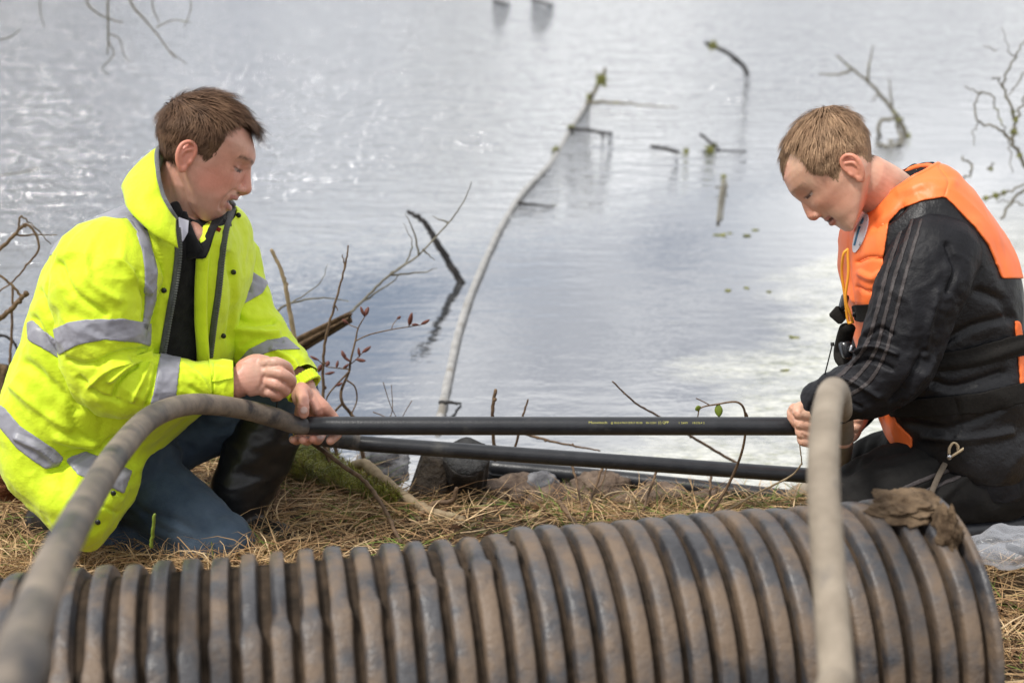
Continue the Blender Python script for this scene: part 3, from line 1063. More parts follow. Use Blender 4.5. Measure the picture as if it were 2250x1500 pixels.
def band_px(name, V, F, N, fn, off, m, parent, thick=0.0012, n=2, facing=True, biggest=True):
    r = fine_patch(V, F, N, fn, n)
    if r is None: return None
    VV, FF, NN = r
    mk = fn(proj(VV), VV)
    if facing:
        mk &= ((VV - np.array([0, 0, CAM_H])) * NN).sum(1) < 0.06
    keep = mk[FF].sum(1) >= 3
    FF = FF[keep]
    if len(FF) == 0: return None
    if biggest: FF = FF[largest_piece(VV, FF)]
    # ease the cut edge into a clean line
    E = np.sort(np.concatenate([FF[:, [0, 1]], FF[:, [1, 2]], FF[:, [2, 3]], FF[:, [3, 0]]]), axis=1)
    ue, cnt = np.unique(E, axis=0, return_counts=True)
    be_ = ue[cnt == 1]
    for _ in range(5):
        acc = np.zeros_like(VV); num = np.zeros(len(VV))
        np.add.at(acc, be_[:, 0], VV[be_[:, 1]]); np.add.at(acc, be_[:, 1], VV[be_[:, 0]])
        np.add.at(num, be_[:, 0], 1); np.add.at(num, be_[:, 1], 1)
        q_ = num == 2
        VV[q_] = 0.4 * VV[q_] + 0.6 * acc[q_] / 2
    idx, inv = np.unique(FF.ravel(), return_inverse=True)
    o = obj(name, VV[idx] + NN[idx] * off, inv.reshape(FF.shape), m, parent)
    sd = o.modifiers.new('thickness', 'SOLIDIFY'); sd.thickness = thick; sd.offset = -1
    return o

def band(name, V, F, N, mask, off, m, parent, thick=0.0012):
    """strip of material lying on a garment"""
    Vs, Fs, idx = submesh(V, F, mask)
    if len(Fs) == 0:
        return None
    o = obj(name, Vs + N[idx] * off, Fs, m, parent)
    sd = o.modifiers.new('thickness', 'SOLIDIFY'); sd.thickness = thick; sd.offset = -1
    return o

def on_surface(V, N, pts_px, off=0.001, part_mask=None):
    """points of the camera-side surface under photo positions"""
    P = proj(V)
    view = V - np.array([0, 0, CAM_H])
    ok = ((view * N).sum(1) < 0)
    if part_mask is not None: ok &= part_mask
    idx = np.where(ok)[0]
    out = []
    for p in pts_px:
        d = np.linalg.norm(P[idx] - np.asarray(p), axis=1)
        near = idx[np.argsort(d)[:12]]
        # the one closest to the camera among the nearest few
        j = near[np.argmin(np.linalg.norm(view[near], axis=1))]
        dep = np.linalg.norm(V[j] - np.array([0, 0, CAM_H]))
        r = ray(*p); r = r / np.linalg.norm(r)
        out.append(np.array([0, 0, CAM_H]) + r * (dep - off))
    return np.array(out)

def section(l_px, r_px, Y, dep, n=40, expo=2.3, skew=0.0, lift=0.0):
    """horizontal slice of a body: spans l_px..r_px in the picture, `dep` half-depth, optional skew in depth"""
    a, b = at(*l_px, Y - skew), at(*r_px, Y + skew)
    c = (a + b) / 2; e1 = (b - a) / 2; e2 = np.array([0, dep, 0])
    t = np.linspace(0, 2 * math.pi, n, endpoint=False)
    cs, sn = np.cos(t), np.sin(t)
    R_ = c + (np.sign(cs) * np.abs(cs) ** (2 / expo))[:, None] * e1 + (np.sign(sn) * np.abs(sn) ** (2 / expo))[:, None] * e2
    R_[:, 2] += lift * np.clip(-sn, 0, 1)
    return R_

def resample_rings(rings, k=6):
    R = np.array(rings)
    out = np.stack([catmull(R[:, j], k) for j in range(R.shape[1])], 1)
    return [r for r in out]

M_cap_thread = mat('dark_thread', (0.01, 0.01, 0.01), rough=0.5)
# ------------------------------------------------------------------ man on the left, in the yellow jacket
M_hivis = mat('hivis_yellow_fabric', (0.60, 0.79, 0.014), (0.69, 0.84, 0.026), 5, 0.62, 0.0035, 34, bdetail=6.0, c3=(0.44, 0.58, 0.02), c3scale=5, c3range=(0.62, 0.85), spec=0.3, sheen=0.15, contrast=(0.3, 0.7))
M_reflect = mat('reflective_grey_tape', (0.25, 0.25, 0.29), (0.31, 0.31, 0.35), 12, 0.42, 0.0005, 160, spec=0.5)
M_zip = mat('grey_zip_tape', (0.045, 0.050, 0.050), (0.085, 0.090, 0.085), 300, 0.6, 0.001, 500)
M_teeth = mat('zip_teeth', (0.11, 0.12, 0.11), rough=0.4)
M_fleece = mat('grey_fleece', (0.085, 0.090, 0.095), (0.14, 0.145, 0.15), 120, 0.95, 0.0015, 400, sheen=0.4)
M_sweater = mat('black_sweater', (0.006, 0.006, 0.007), (0.014, 0.014, 0.015), 60, 0.9, 0.001, 250, sheen=0.1, spec=0.2)
M_shirt = mat('white_shirt', (0.66, 0.66, 0.74), rough=0.7)
M_jeans = mat('blue_jeans', (0.026, 0.045, 0.080), (0.090, 0.130, 0.185), 9, 0.85, 0.0010, 420, spec=0.2, contrast=(0.30, 0.66), sheen=0.1)
M_rubber = mat('black_rubber', (0.008, 0.008, 0.009), (0.018, 0.018, 0.019), 20, 0.33, 0.0006, 60, spec=0.5, c3=(0.05, 0.042, 0.033), c3scale=12, c3range=(0.60, 0.75), rough2=0.8)
M_stud = mat('black_press_stud', (0.012, 0.016, 0.014), rough=0.3)
M_red_tag = mat('red_label', (0.30, 0.020, 0.012), rough=0.8)
M_hairA = mat('brown_hair', (0.095, 0.052, 0.031), (0.18, 0.105, 0.062), 40, 0.55, spec=0.15, attr='tint')
M_nail = mat('finger_nail', (0.62, 0.42, 0.36), rough=0.3)

def grid_loft(rings):
    n, m = len(rings[0]), len(rings)
    i = np.arange(n * m).reshape(m, n)
    F = np.stack([i[:-1], np.roll(i, -1, 1)[:-1], np.roll(i, -1, 1)[1:], i[1:]], -1).reshape(-1, 4)
    return np.vstack(rings), F

def fix_out(V, F, c=None):
    """make a loft's normals point outwards"""
    N = normals(V, F)
    c = V.mean(0) if c is None else c
    if ((V - c) * N).sum() < 0:
        F = F[:, ::-1].copy()
        N = -N
    return F, N

def sleeve_mesh(pts, n=150, k=20, flat=1.0):
    """pts: (px, py, Y, radius[, depth radius])"""
    C = catmull([at(*p[:3]) for p in pts], k)
    t = np.linspace(0, len(pts) - 1, len(C))
    ra = np.interp(t, range(len(pts)), [p[3] for p in pts])
    rb = np.interp(t, range(len(pts)), [(p[4] if len(p) > 4 else p[3]) for p in pts])
    T = np.gradient(C, axis=0); T /= np.linalg.norm(T, axis=1)[:, None]
    dep = np.array([0, 1.0, 0])
    U = dep - T * (T @ dep)[:, None]; U /= np.linalg.norm(U, axis=1)[:, None]
    W = np.cross(T, U)
    a = np.linspace(0, 2 * math.pi, n, endpoint=False)
    rings = [C[i] + rb[i] * np.cos(a)[:, None] * U[i] + ra[i] * np.sin(a)[:, None] * W[i] for i in range(len(C))]
    # closed, rounded start
    pre = []
    for s_, q in ((0.85, 0.30), (0.62, 0.70), (0.32, 0.92)):
        pre.append(C[0] - T[0] * ra[0] * s_ + (rings[0] - C[0]) * q)
    V, F = grid_loft(pre + rings)
    F, N = fix_out(V, F)
    tt = np.concatenate([[0, 0, 0], t]) / (len(pts) - 1)
    return V, F, N, np.repeat(tt, n)

pA = empty('person', at(300, 1190, 2.55), 'person in yellow high visibility jacket and jeans kneeling, one hand under the pipe', 'person')

# ---- body (skin): head, neck, trunk, arms, hands as one surface
HA = Head((417, 350), 2.56, 27, +1, yaw=3)
HA.nose = {}
q = HA.px([(553, 372), (551, 398), (550, 431), (521, 437), (519, 445), (503, 467)])
for nme, v in zip(('nasion', 'bridge', 'tip', 'sub', 'ulip', 'llip'), q): HA.nose[nme] = v
HA.nose['smile'] = 0.002
HA.lash = (0.05, 0.03, 0.022); HA.brow = (0.09, 0.055, 0.04); HA.brow_w = 0.85; HA.stubble = 0.45
profA = HA.px([(490, 217), (525, 238), (548, 268), (560, 300), (566, 335), (566, 352), (561, 364), (549, 378), (539, 395), (529, 415), (522, 432), (516, 444), (507, 455), (496, 468), (488, 478), (474, 487), (460, 493), (449, 495)])
backA = HA.px([(490, 217), (455, 211), (432, 213), (400, 222), (372, 245), (358, 280), (360, 320), (372, 350), (390, 400), (400, 440), (415, 470), (430, 490), (440, 495)])
S = Soup()
build_head(HA, S, profA, HA.nose, backA, 1.0, 0.004)
S.tube(HA.w(catmull([(HA.nose['ulip'][0] - 0.020, 0.017, HA.nose['ulip'][1] - 0.0055), (HA.nose['ulip'][0] - 0.0125, 0, HA.nose['ulip'][1] - 0.005), (HA.nose['ulip'][0] - 0.020, -0.017, HA.nose['ulip'][1] - 0.0055)], 5)), 0.0030, 8)
S.tube(catmull([at(398, 560, 2.59), at(404, 500, 2.585), at(412, 440, 2.57), at(415, 385, 2.56)], 6), np.stack([np.linspace(0.066, 0.054, 19), np.linspace(0.066, 0.054, 19)], 1), 28)
S.tube([at(395, 480, 2.46 + 0.075), at(430, 520, 2.50)], 0.02, 10)
S.tube(catmull([at(395, 560, 2.60), at(310, 720, 2.60), at(230, 900, 2.60), at(230, 1010, 2.60)], 6), np.array([[0.05, 0.05]] * 19), 24)
S.tube(catmull([at(330, 560, 2.55), at(245, 590, 2.43), at(232, 700, 2.41), at(235, 812, 2.40), at(360, 840, 2.415), at(520, 842, 2.44)], 5), np.interp(np.linspace(0, 1, 26), [0, .2, .55, .8, 1], [.032, .032, .030, .030, .029]), 18)
S.tube(catmull([at(440, 560, 2.66), at(490, 590, 2.72), at(530, 710, 2.69), at(600, 790, 2.63), at(660, 846, 2.575)], 5), np.interp(np.linspace(0, 1, 21), [0, .3, .7, 1], [.032, .032, .030, .028]), 18)
# right hand: back of the hand to the camera, fingers curled to pinch the tie
S.tube(catmull([at(508, 842, 2.435), at(540, 833, 2.437), at(572, 828, 2.445), at(588, 830, 2.452)], 5), [(0.027, 0.022)] * 5 + [(0.033, 0.020)] * 5 + [(0.036, 0.018)] * 6, 22, (0, SP, CP))
S.tube(catmull([at(535, 808, 2.448), at(560, 796, 2.455), at(585, 800, 2.455)], 4), 0.016, 12)
finger(S, [(572, 799, 2.448), (606, 796, 2.440), (630, 806, 2.452), (640, 828, 2.475)], 0.0108, 0.0085)
finger(S, [(578, 815, 2.442), (618, 820, 2.428), (640, 836, 2.438), (634, 856, 2.462)], 0.0110, 0.0088)
finger(S, [(574, 835, 2.442), (608, 843, 2.428), (627, 858, 2.438), (615, 868, 2.462)], 0.0106, 0.0084)
finger(S, [(562, 852, 2.446), (592, 862, 2.434), (612, 870, 2.442), (602, 874, 2.462)], 0.0094, 0.0076)
finger(S, [(545, 812, 2.465), (585, 815, 2.485), (615, 835, 2.485), (630, 856, 2.480)], 0.0120, 0.0090)
# left hand: thumb on top, fingers round the back of the pipe with their tips below it
S.tube(catmull([at(660, 846, 2.575), at(672, 862, 2.565), at(688, 880, 2.560), at(700, 900, 2.555)], 5), [(0.024, 0.027)] * 5 + [(0.020, 0.036)] * 5 + [(0.017, 0.040)] * 6, 22, (0, SP, CP))
S.ell(at(663, 868, 2.535), (0.020, 0.020, 0.026), 14, 10)
finger(S, [(661, 858, 2.530), (665, 878, 2.505), (666, 895, 2.488), (667, 908, 2.486)], 0.0128, 0.0108)
finger(S, [(688, 868, 2.548), (712, 893, 2.540), (734, 920, 2.545), (742, 950, 2.525), (726, 968, 2.495)], 0.0110, 0.0088)
finger(S, [(684, 880, 2.570), (700, 915, 2.580), (706, 950, 2.560), (698, 966, 2.515), (688, 964, 2.490)], 0.0108, 0.0085)
finger(S, [(672, 890, 2.580), (678, 920, 2.590), (682, 955, 2.565), (676, 968, 2.515), (665, 966, 2.488)], 0.0104, 0.0082)
finger(S, [(660, 890, 2.580), (656, 920, 2.590), (658, 955, 2.560), (652, 967, 2.515), (643, 965, 2.490)], 0.0098, 0.0076)
V, F = S.arrays()
VA, FA, NA = remesh(V, F, 0.0019, 2, 0.45)
P_ = proj(VA)
crease = [([(516, 418), (500, 428), (486, 446), (484, 458)], 3.5, -0.0026), ([(494, 425), (482, 434)], 9, 0.0018), ([(512, 372), (530, 368), (548, 366)], 4, 0.0014), ([(478, 470), (470, 482)], 5, -0.001), ([(372, 375), (378, 420), (392, 470)], 5, -0.0016), ([(590, 795), (580, 812)], 4, -0.0012), ([(582, 822), (575, 842)], 4, -0.0012), ([(575, 845), (566, 858)], 4, -0.001), ([(657, 892), (677, 892)], 2.5, -0.0012)]
VA = sculpt(VA, NA, crease)
bodyA = obj('body', VA, FA, M_skin, pA)
setcol(bodyA, skin_tint(HA, VA, (0.62, 0.335, 0.25)))
nl = on_surface(VA, NA, [(668, 901)], 0.0012)[0]
Rn = np.stack([np.array([1.0, 0, 0]), nrm(np.array([0, CP, -SP])), nrm(np.array([0, SP, CP]))], 1)
V, F = ellipsoid(nl, (0.0070, 0.0016, 0.0068), 14, 8, Rn)
obj('thumb_nail', V, F, M_nail, bodyA)

polyA = [(346, 348), (372, 352), (390, 356), (398, 335), (408, 312), (425, 308), (441, 318), (449, 340), (459, 362), (468, 350), (484, 336), (497, 318), (502, 296), (508, 280), (520, 270), (540, 276), (556, 290), (572, 300), (640, 290), (640, 150), (300, 150), (300, 330)]
def thickA(L):
    return 0.010 + 0.009 * np.clip((L[:, 2] - 0.02) / 0.08, 0, 1) + 0.014 * np.clip((L[:, 0] - 0.05) / 0.05, 0, 1)
def lenA(L):
    return 0.020 + 0.026 * np.clip((L[:, 2] - 0.02) / 0.08, 0, 1)
def flowA(L):
    top = np.clip((L[:, 2] - 0.055) / 0.045, 0, 1)[:, None]
    bk = np.clip((-L[:, 0] + 0.0) / 0.06, 0, 1)[:, None]
    return top * np.array([1.0, 0.0, 0.05]) + (1 - top) * (np.array([0.05, 0, -1.0]) * bk + np.array([-0.45, 0, -1.0]) * (1 - bk))
build_hair(HA, VA, NA, FA, polyA, pA, M_hairA, thickA, lenA, 11000, flowA, 31, fore=1400)

# ---- trousers and boots
S = Soup()
S.tube(catmull([at(235, 1010, 2.61), at(330, 1080, 2.565), at(430, 1150, 2.515), at(508, 1200, 2.485)], 6), np.stack([np.linspace(0.098, 0.050, 19), np.linspace(0.095, 0.056, 19)], 1), 28)
S.tube(catmull([at(488, 1188, 2.485), at(380, 1200, 2.52), at(240, 1180, 2.56), at(150, 1150, 2.60)], 5), np.linspace(0.060, 0.048, 16), 24)
S.tube(catmull([at(260, 1000, 2.66), at(420, 930, 2.71), at(560, 885, 2.71), at(638, 868, 2.69)], 6), np.linspace(0.095, 0.060, 19), 28)
S.tube([at(638, 868, 2.69), at(600, 950, 2.67)], 0.058, 20)
S.ell(at(220, 1000, 2.60), (0.16, 0.15, 0.12), 24, 14)
V, F = S.arrays()
V, F, N = remesh(V, F, 0.006, 6)
V = cloth_noise(V, N, 0.0028, 51, (1, 1, 1.4), 11)
V = sculpt(V, N, [([(320, 1130), (380, 1140), (420, 1165)], 10, -0.006), ([(345, 1000), (400, 1040), (440, 1090)], 9, -0.003), ([(300, 1110), (350, 1160), (420, 1185)], 8, -0.005), ([(400, 900), (470, 940), (520, 935)], 9, -0.005), ([(470, 1120), (510, 1165)], 8, -0.003), ([(360, 960), (420, 985)], 9, -0.006)])
jeans = obj('jeans', V, F, M_jeans, pA)

def boot(shaft, foot, parent, heel=None):
    S = Soup()
    S.tube(catmull([at(*p[:3]) for p in shaft], 6), np.interp(np.linspace(0, 1, (len(shaft) - 1) * 6 + 1), np.linspace(0, 1, len(shaft)), [p[3] for p in shaft]), 26)
    S.tube(catmull([at(*p[:3]) for p in foot], 6), np.interp(np.linspace(0, 1, (len(foot) - 1) * 6 + 1), np.linspace(0, 1, len(foot)), [p[3] for p in foot]), 22)
    V, F = S.arrays()
    V, F, N = remesh(V, F, 0.005, 6)
    V = cloth_noise(V, N, 0.0022, 77, (1, 1, 2.5), 9)
    b = obj('boot', V, F, M_rubber, parent)
    return b, V, F, N
b1, V, F, N = boot([(592, 945, 2.67, 0.070), (560, 1010, 2.66, 0.072), (530, 1080, 2.63, 0.062), (520, 1140, 2.61, 0.048)], [(505, 1170, 2.60, 0.040), (560, 1178, 2.585, 0.040), (615, 1188, 2.57, 0.036), (645, 1196, 2.56, 0.026)], pA)
S = Soup()
S.tube(catmull([at(490, 1196, 2.60), at(560, 1204, 2.585), at(620, 1206, 2.57), at(655, 1205, 2.56)], 5), [(0.042, 0.010)] * 16, 14, (0.3, -0.95, 0))
sobj('sole', S, M_rubber, b1)
b2, V, F, N = boot([(190, 1160, 2.585, 0.046), (140, 1140, 2.60, 0.045), (112, 1128, 2.62, 0.044)], [(112, 1125, 2.62, 0.040), (100, 1150, 2.62, 0.042), (88, 1175, 2.62, 0.034)], pA)

# ---- sweater and shirt under the jacket
rowsA = [((352, 470), (492, 470), 2.58, 0.085, 0.03), ((300, 465), (520, 482), 2.58, 0.125, 0.05), ((232, 478), (538, 505), 2.58, 0.165, 0.07), ((150, 520), (548, 550), 2.58, 0.185, 0.08), ((112, 570), (552, 600), 2.58, 0.190, 0.08), ((88, 650), (540, 680), 2.58, 0.190, 0.08), ((60, 738), (520, 770), 2.58, 0.195, 0.08),
         ((28, 822), (490, 850), 2.57, 0.200, 0.07), ((8, 895), (405, 930), 2.57, 0.205, 0.06), ((22, 962), (332, 1000), 2.535, 0.205, -0.02), ((62, 1025), (310, 1052), 2.52, 0.195, -0.055), ((120, 1085), (284, 1108), 2.50, 0.165, -0.06), ((178, 1138), (256, 1150), 2.48, 0.120, -0.04), ((200, 1158), (246, 1164), 2.47, 0.09, -0.03)]
rings = resample_rings([section(l, r, Y, d, 220, 2.25, sk) for l, r, Y, d, sk in rowsA], 20)
c_spine = [r.mean(0) for r in rings]
Vt, Ft = grid_loft(rings)
Ft, Nt = fix_out(Vt, Ft, None)
Vs = np.vstack([c + (r - c) * 0.90 for r, c in zip(rings, c_spine)])[: 220 * 180]
Fs = Ft[(Ft < 220 * 180).all(1)]
Ns = normals(Vs, Fs)
Vs = cloth_noise(Vs, Ns, 0.003, 61, (1, 1, 0.6), 13)
sweater = obj('sweater', Vs, Fs, M_sweater, pA)
S = Soup()
cl = catmull([at(388, 475, 2.50), at(405, 520, 2.475), at(425, 560, 2.47)], 6)
S.tube(cl, [(0.020, 0.006)] * len(cl), 12, (1, 0, 0.2))
cl = catmull([at(470, 480, 2.56), at(448, 515, 2.50), at(428, 560, 2.475)], 6)
S.tube(cl, [(0.024, 0.006)] * len(cl), 12, (1, 0, 0.4))
cl = catmull([at(380, 455, 2.49), at(400, 490, 2.50), at(440, 502, 2.52), at(480, 470, 2.56)], 6)
S.tube(cl, [(0.016, 0.008)] * len(cl), 12, (0, 0.2, 1))
sobj('sweater_collar', S, M_sweater, sweater)
S = Soup()
a_, b_, c_, d_ = at(392, 478, 2.478), at(414, 486, 2.482), at(412, 512, 2.468), at(401, 532, 2.462)
ring = np.array([a_, b_, c_, d_, at(394, 506, 2.460)])
V, F = ringloft([ring, ring + np.array([0, 0.004, 0])])
S.add(V, F)
sobj('shirt_collar', S, M_shirt, pA, smooth=False)

# ---- jacket
Vt0 = Vt.copy()
Vt = cloth_noise(Vt, Nt, 0.0045, 71, (1, 1, 0.8), 8)
foldsA = [([(345, 486), (352, 560), (345, 640), (330, 740)], 2.2, -0.0016), ([(110, 700), (130, 800), (150, 900), (165, 960)], 2.2, -0.0014), ([(75, 700), (110, 760), (150, 800)], 10, -0.006), ([(60, 800), (120, 850), (170, 900)], 14, -0.007), ([(30, 850), (90, 900), (150, 940)], 12, 0.006), ([(130, 960), (190, 975), (260, 985)], 12, 0.010), ([(150, 1000), (210, 985), (300, 940)], 9, -0.012),
          ([(110, 1035), (150, 1020), (200, 990)], 8, -0.010), ([(40, 960), (90, 985), (120, 1015)], 9, 0.006), ([(160, 880), (165, 940), (200, 965)], 5, -0.003), ([(160, 882), (225, 905)], 5, -0.003), ([(225, 905), (215, 970)], 5, -0.003), ([(345, 590), (335, 700), (345, 780)], 9, -0.005), ([(300, 470), (340, 540), (365, 640)], 10, -0.004),
          ([(330, 480), (350, 560), (372, 660)], 8, 0.004), ([(460, 520), (450, 640), (455, 760)], 8, -0.004), ([(500, 560), (515, 640), (505, 740)], 9, -0.008), ([(240, 1070), (270, 1090)], 5, -0.003), ([(225, 1110), (255, 1125)], 5, -0.003), ([(85, 640), (110, 690)], 10, -0.006), ([(270, 400), (300, 420), (310, 440)], 8, -0.004)]
Vt = sculpt(Vt, Nt, [(l, w * 0.75, a * 1.5) for l, w, a in foldsA])
Vt = Vt + Nt * (0.0016 * (1 - np.abs(fbm(Vt * np.array([30, 30, 20]), 33, 3)) * 2))[:, None]
Nt2 = normals(Vt, Ft)
Nt2 = Nt2 if (Nt2 * Nt).sum() > 0 else -Nt2
Pt = proj(Vt)
view = Vt - np.array([0, 0, CAM_H])
front = (view * Nt2).sum(1) < 0
near_zip = [(384, 470), (392, 540), (386, 610), (372, 690), (356, 782), (340, 880), (318, 980), (300, 1040), (268, 1110), (236, 1158)]
far_edge = [(468, 486), (452, 520), (443, 600), (441, 700), (446, 800), (430, 870)]
hole = inpoly(Pt, near_zip[:6] + [(360, 900)] + far_edge[::-1] + [(430, 440)]) & front
top_gone = (np.arange(len(Vt)) // 220) < 16          # neck opening
keep = ~(hole | top_gone)
Vj, Fj, jidx = submesh(Vt, Ft, keep)
jacket = obj('jacket', Vj, Fj, M_hivis, pA)
sd = jacket.modifiers.new('thickness', 'SOLIDIFY'); sd.thickness = 0.004; sd.offset = -1

_fe = on_surface(Vt0, Nt, catmull(far_edge, 8), 0.0)
S = Soup(); S.tube(_fe, [(0.012, 0.006)] * len(_fe), 12, (1, 0, 0))
sobj('facing_edge', S, M_hivis, jacket)
def jacket_band(poly, V=Vt, F=Ft, N=Nt2, extra=None, face=None, off=0.0016):
    return band_px('reflective_band', V, F, N, lambda P, W: inpoly(P, poly), off, M_reflect, jacket)
shoulder_tape = [(98, 560), (120, 520), (165, 476), (235, 444), (292, 452), (326, 512), (346, 592), (342, 660), (322, 728), (312, 720), (318, 640), (316, 575), (298, 505), (278, 480), (222, 482), (172, 512), (122, 562)]
jacket_band(shoulder_tape)
jacket_band([(60, 708), (74, 703), (100, 728), (150, 765), (160, 810), (110, 775), (62, 748)])
jacket_band([(0, 888), (12, 896), (45, 935), (68, 950), (120, 986), (142, 1008), (132, 1024), (100, 1030), (70, 1010), (38, 985), (0, 940)])
jacket_band([(142, 1008), (188, 990), (240, 1010), (290, 1034), (272, 1084), (220, 1062), (172, 1044)])
# zips: tape and teeth along both front edges
def zip_strip(line, w, name='zip', P=None):
    P = on_surface(Vt, Nt2, catmull(line, 10), 0.003) if P is None else P
    P[1:-1] = (P[:-2] + 2 * P[1:-1] + P[2:]) / 4
    P[1:-1] = (P[:-2] + 2 * P[1:-1] + P[2:]) / 4
    S = Soup()
    S.tube(P, [(w, 0.0022)] * len(P), 10, (1, 0, -0.1))
    z = sobj(name, S, M_zip, jacket)
    S = Soup()
    d = np.concatenate([[0], np.cumsum(np.linalg.norm(np.diff(P, axis=0), axis=1))])
    for s_ in np.arange(0, d[-1], 0.0048):
        c = np.array([np.interp(s_, d, P[:, i]) for i in range(3)])
        S.ell(c + np.array([w * 0.75, -0.002, 0]), (0.0034, 0.0022, 0.0013), 6, 4)
    V_, F_ = S.arrays()
    return z, V_, F_
z1, V_, F_ = zip_strip(near_zip[:5], 0.0065)
t_ = Soup(); t_.add(V_, F_); V2, F2 = t_.arrays()
o = link('zip_teeth', make_mesh('zip_teeth', V2, F2), M_teeth, jacket); o['kind'] = 'stuff'
_R = Vt.reshape(-1, 220, 3)
front_edge = []
for i_ in range(182, len(_R) - 4, 3):
    j_ = int(np.argmax(proj(_R[i_])[:, 0]))
    front_edge.append(_R[i_][j_] + np.array([-0.004, -0.012, 0.0]))
front_edge = np.array(front_edge)
z2, V_, F_ = zip_strip(None, 0.0060, P=front_edge)
o = link('zip_teeth', make_mesh('zip_teeth', V_, F_), M_teeth, jacket); o['kind'] = 'stuff'
z3, V_, F_ = zip_strip([(512, 455), (497, 500), (488, 560), (480, 640), (470, 710), (461, 785)], 0.0060)
o = link('zip_teeth', make_mesh('zip_teeth', V_, F_), M_teeth, jacket); o['kind'] = 'stuff'
for p in ((371, 481), (360, 638), (513, 598), (491, 738), (249, 1083), (215, 1147), (524, 473)):
    c = on_surface(Vt, Nt2, [p], 0.003)[0]
    V, F = ellipsoid(c, (0.0052, 0.0028, 0.0052), 14, 8)
    obj('press_stud', V, F, M_stud, jacket)
# collar standing round the neck, fleece lined
topP = [at(386, 478, 2.435), at(372, 455, 2.43), at(357, 425, 2.445), at(347, 380, 2.47), at(346, 328, 2.54), at(370, 322, 2.62), at(420, 345, 2.69), at(470, 390, 2.71), at(500, 430, 2.70), at(514, 449, 2.665)]
botP = [at(392, 545, 2.405), at(345, 520, 2.395), at(305, 485, 2.405), at(278, 450, 2.44), at(270, 408, 2.54), at(300, 420, 2.66), at(400, 440, 2.74), at(480, 470, 2.75), at(520, 500, 2.735), at(528, 540, 2.70)]
T_, B_ = catmull(topP, 8), catmull(botP, 8)
axis_ = at(415, 420, 2.57)
rows = []
for k in range(9):
    u = k / 8
    row = B_ * (1 - u) + T_ * u
    outw = row - axis_; outw[:, 2] = 0; outw /= np.linalg.norm(outw, axis=1)[:, None]
    row = row + outw * (0.012 * math.sin(math.pi * u))
    rows.append(row)
rows = np.array(rows)
m_, n_ = rows.shape[:2]
ii = np.arange(m_ * n_).reshape(m_, n_)
Fc = np.stack([ii[:-1, :-1], ii[:-1, 1:], ii[1:, 1:], ii[1:, :-1]], -1).reshape(-1, 4)
Vc = rows.reshape(-1, 3)
Nc = normals(Vc, Fc)
oc = Vc - axis_
if (oc * Nc).sum() < 0: Fc = Fc[:, ::-1].copy(); Nc = -Nc
Vc = cloth_noise(Vc, Nc, 0.0025, 81, (1, 1, 1), 12)
col_o = obj('collar', Vc, Fc, M_hivis, jacket)
sd = col_o.modifiers.new('thickness', 'SOLIDIFY'); sd.thickness = 0.003; sd.offset = -1
li = obj('collar_lining', Vc - Nc * 0.006, Fc, M_fleece, jacket)
sd = li.modifiers.new('thickness', 'SOLIDIFY'); sd.thickness = 0.006; sd.offset = -1
S = Soup(); S.tube(T_ - np.array([0, 0, 0.001]), 0.0042, 10)
sobj('collar_piping', S, M_fleece, jacket)
S = Soup()
cl = catmull([at(457, 493, 2.52), at(470, 499, 2.52), at(484, 506, 2.52)], 4)
S.tube(cl, [(0.0042, 0.0008)] * len(cl), 8, (0.3, 0.1, 1))
sobj('collar_label', S, M_red_tag, jacket)

# sleeves
Vr, Fr, Nr, tr_ = sleeve_mesh([(240, 585, 2.43, 0.094, 0.085), (226, 650, 2.405, 0.088, 0.085), (224, 720, 2.395, 0.082, 0.080), (226, 785, 2.39, 0.072, 0.076), (246, 832, 2.388, 0.064, 0.072), (300, 842, 2.392, 0.057, 0.062), (360, 842, 2.405, 0.049, 0.052), (430, 840, 2.42, 0.042, 0.045), (470, 839, 2.43, 0.040, 0.042), (512, 839, 2.437, 0.039, 0.040)])
def sleeve_folds(V, F, N, strokes, seed, amp=0.004):
    V = cloth_noise(V, N, amp, seed, (1, 1, 1), 11)
    V = sculpt(V, N, [(l, w * 0.75, a * 1.5) for l, w, a in strokes])
    V = V + N * (0.0018 * (1 - np.abs(fbm(V * 28, seed + 3, 3)) * 2))[:, None]
    N2 = normals(V, F)
    if (N2 * N).sum() < 0: N2 = -N2
    return V, N2
Vr, Nr = sleeve_folds(Vr, Fr, Nr, [([(130, 580), (160, 640), (230, 690)], 9, -0.007), ([(240, 540), (290, 600), (325, 640)], 9, 0.007), ([(190, 560), (200, 620), (260, 660)], 10, 0.005), ([(300, 600), (320, 660), (318, 700)], 7, -0.007),
    ([(320, 770), (260, 778), (215, 800)], 8, -0.010), ([(330, 785), (280, 800), (240, 835)], 7, 0.008), ([(300, 800), (265, 830), (250, 870)], 6, -0.008), ([(280, 790), (230, 815), (195, 850)], 7, 0.007), ([(150, 790), (180, 800), (230, 795)], 7, -0.006), ([(330, 800), (310, 840), (290, 880)], 6, 0.005), ([(345, 800), (335, 850), (320, 890)], 5, -0.005), ([(400, 800), (440, 830), (460, 860)], 8, 0.004), ([(420, 850), (460, 880)], 6, -0.004), ([(175, 830), (215, 865), (260, 880)], 7, -0.005), ([(470, 798), (466, 880)], 3, -0.004)], 91)
slv = obj('sleeve', Vr, Fr, M_hivis, jacket)
def sband(V, F, N, poly, facing=False):
    band_px('reflective_band', V, F, N, lambda P, W: inpoly(P, poly), 0.0016, M_reflect, jacket, facing=facing)
sband(Vr, Fr, Nr, shoulder_tape, True)
sband(Vr, Fr, Nr, [(112, 726), (150, 708), (190, 701), (270, 699), (340, 712), (340, 764), (300, 752), (225, 747), (170, 758), (130, 780)])
sband(Vr, Fr, Nr, [(353, 770), (400, 770), (392, 830), (384, 905), (318, 925), (338, 860)])
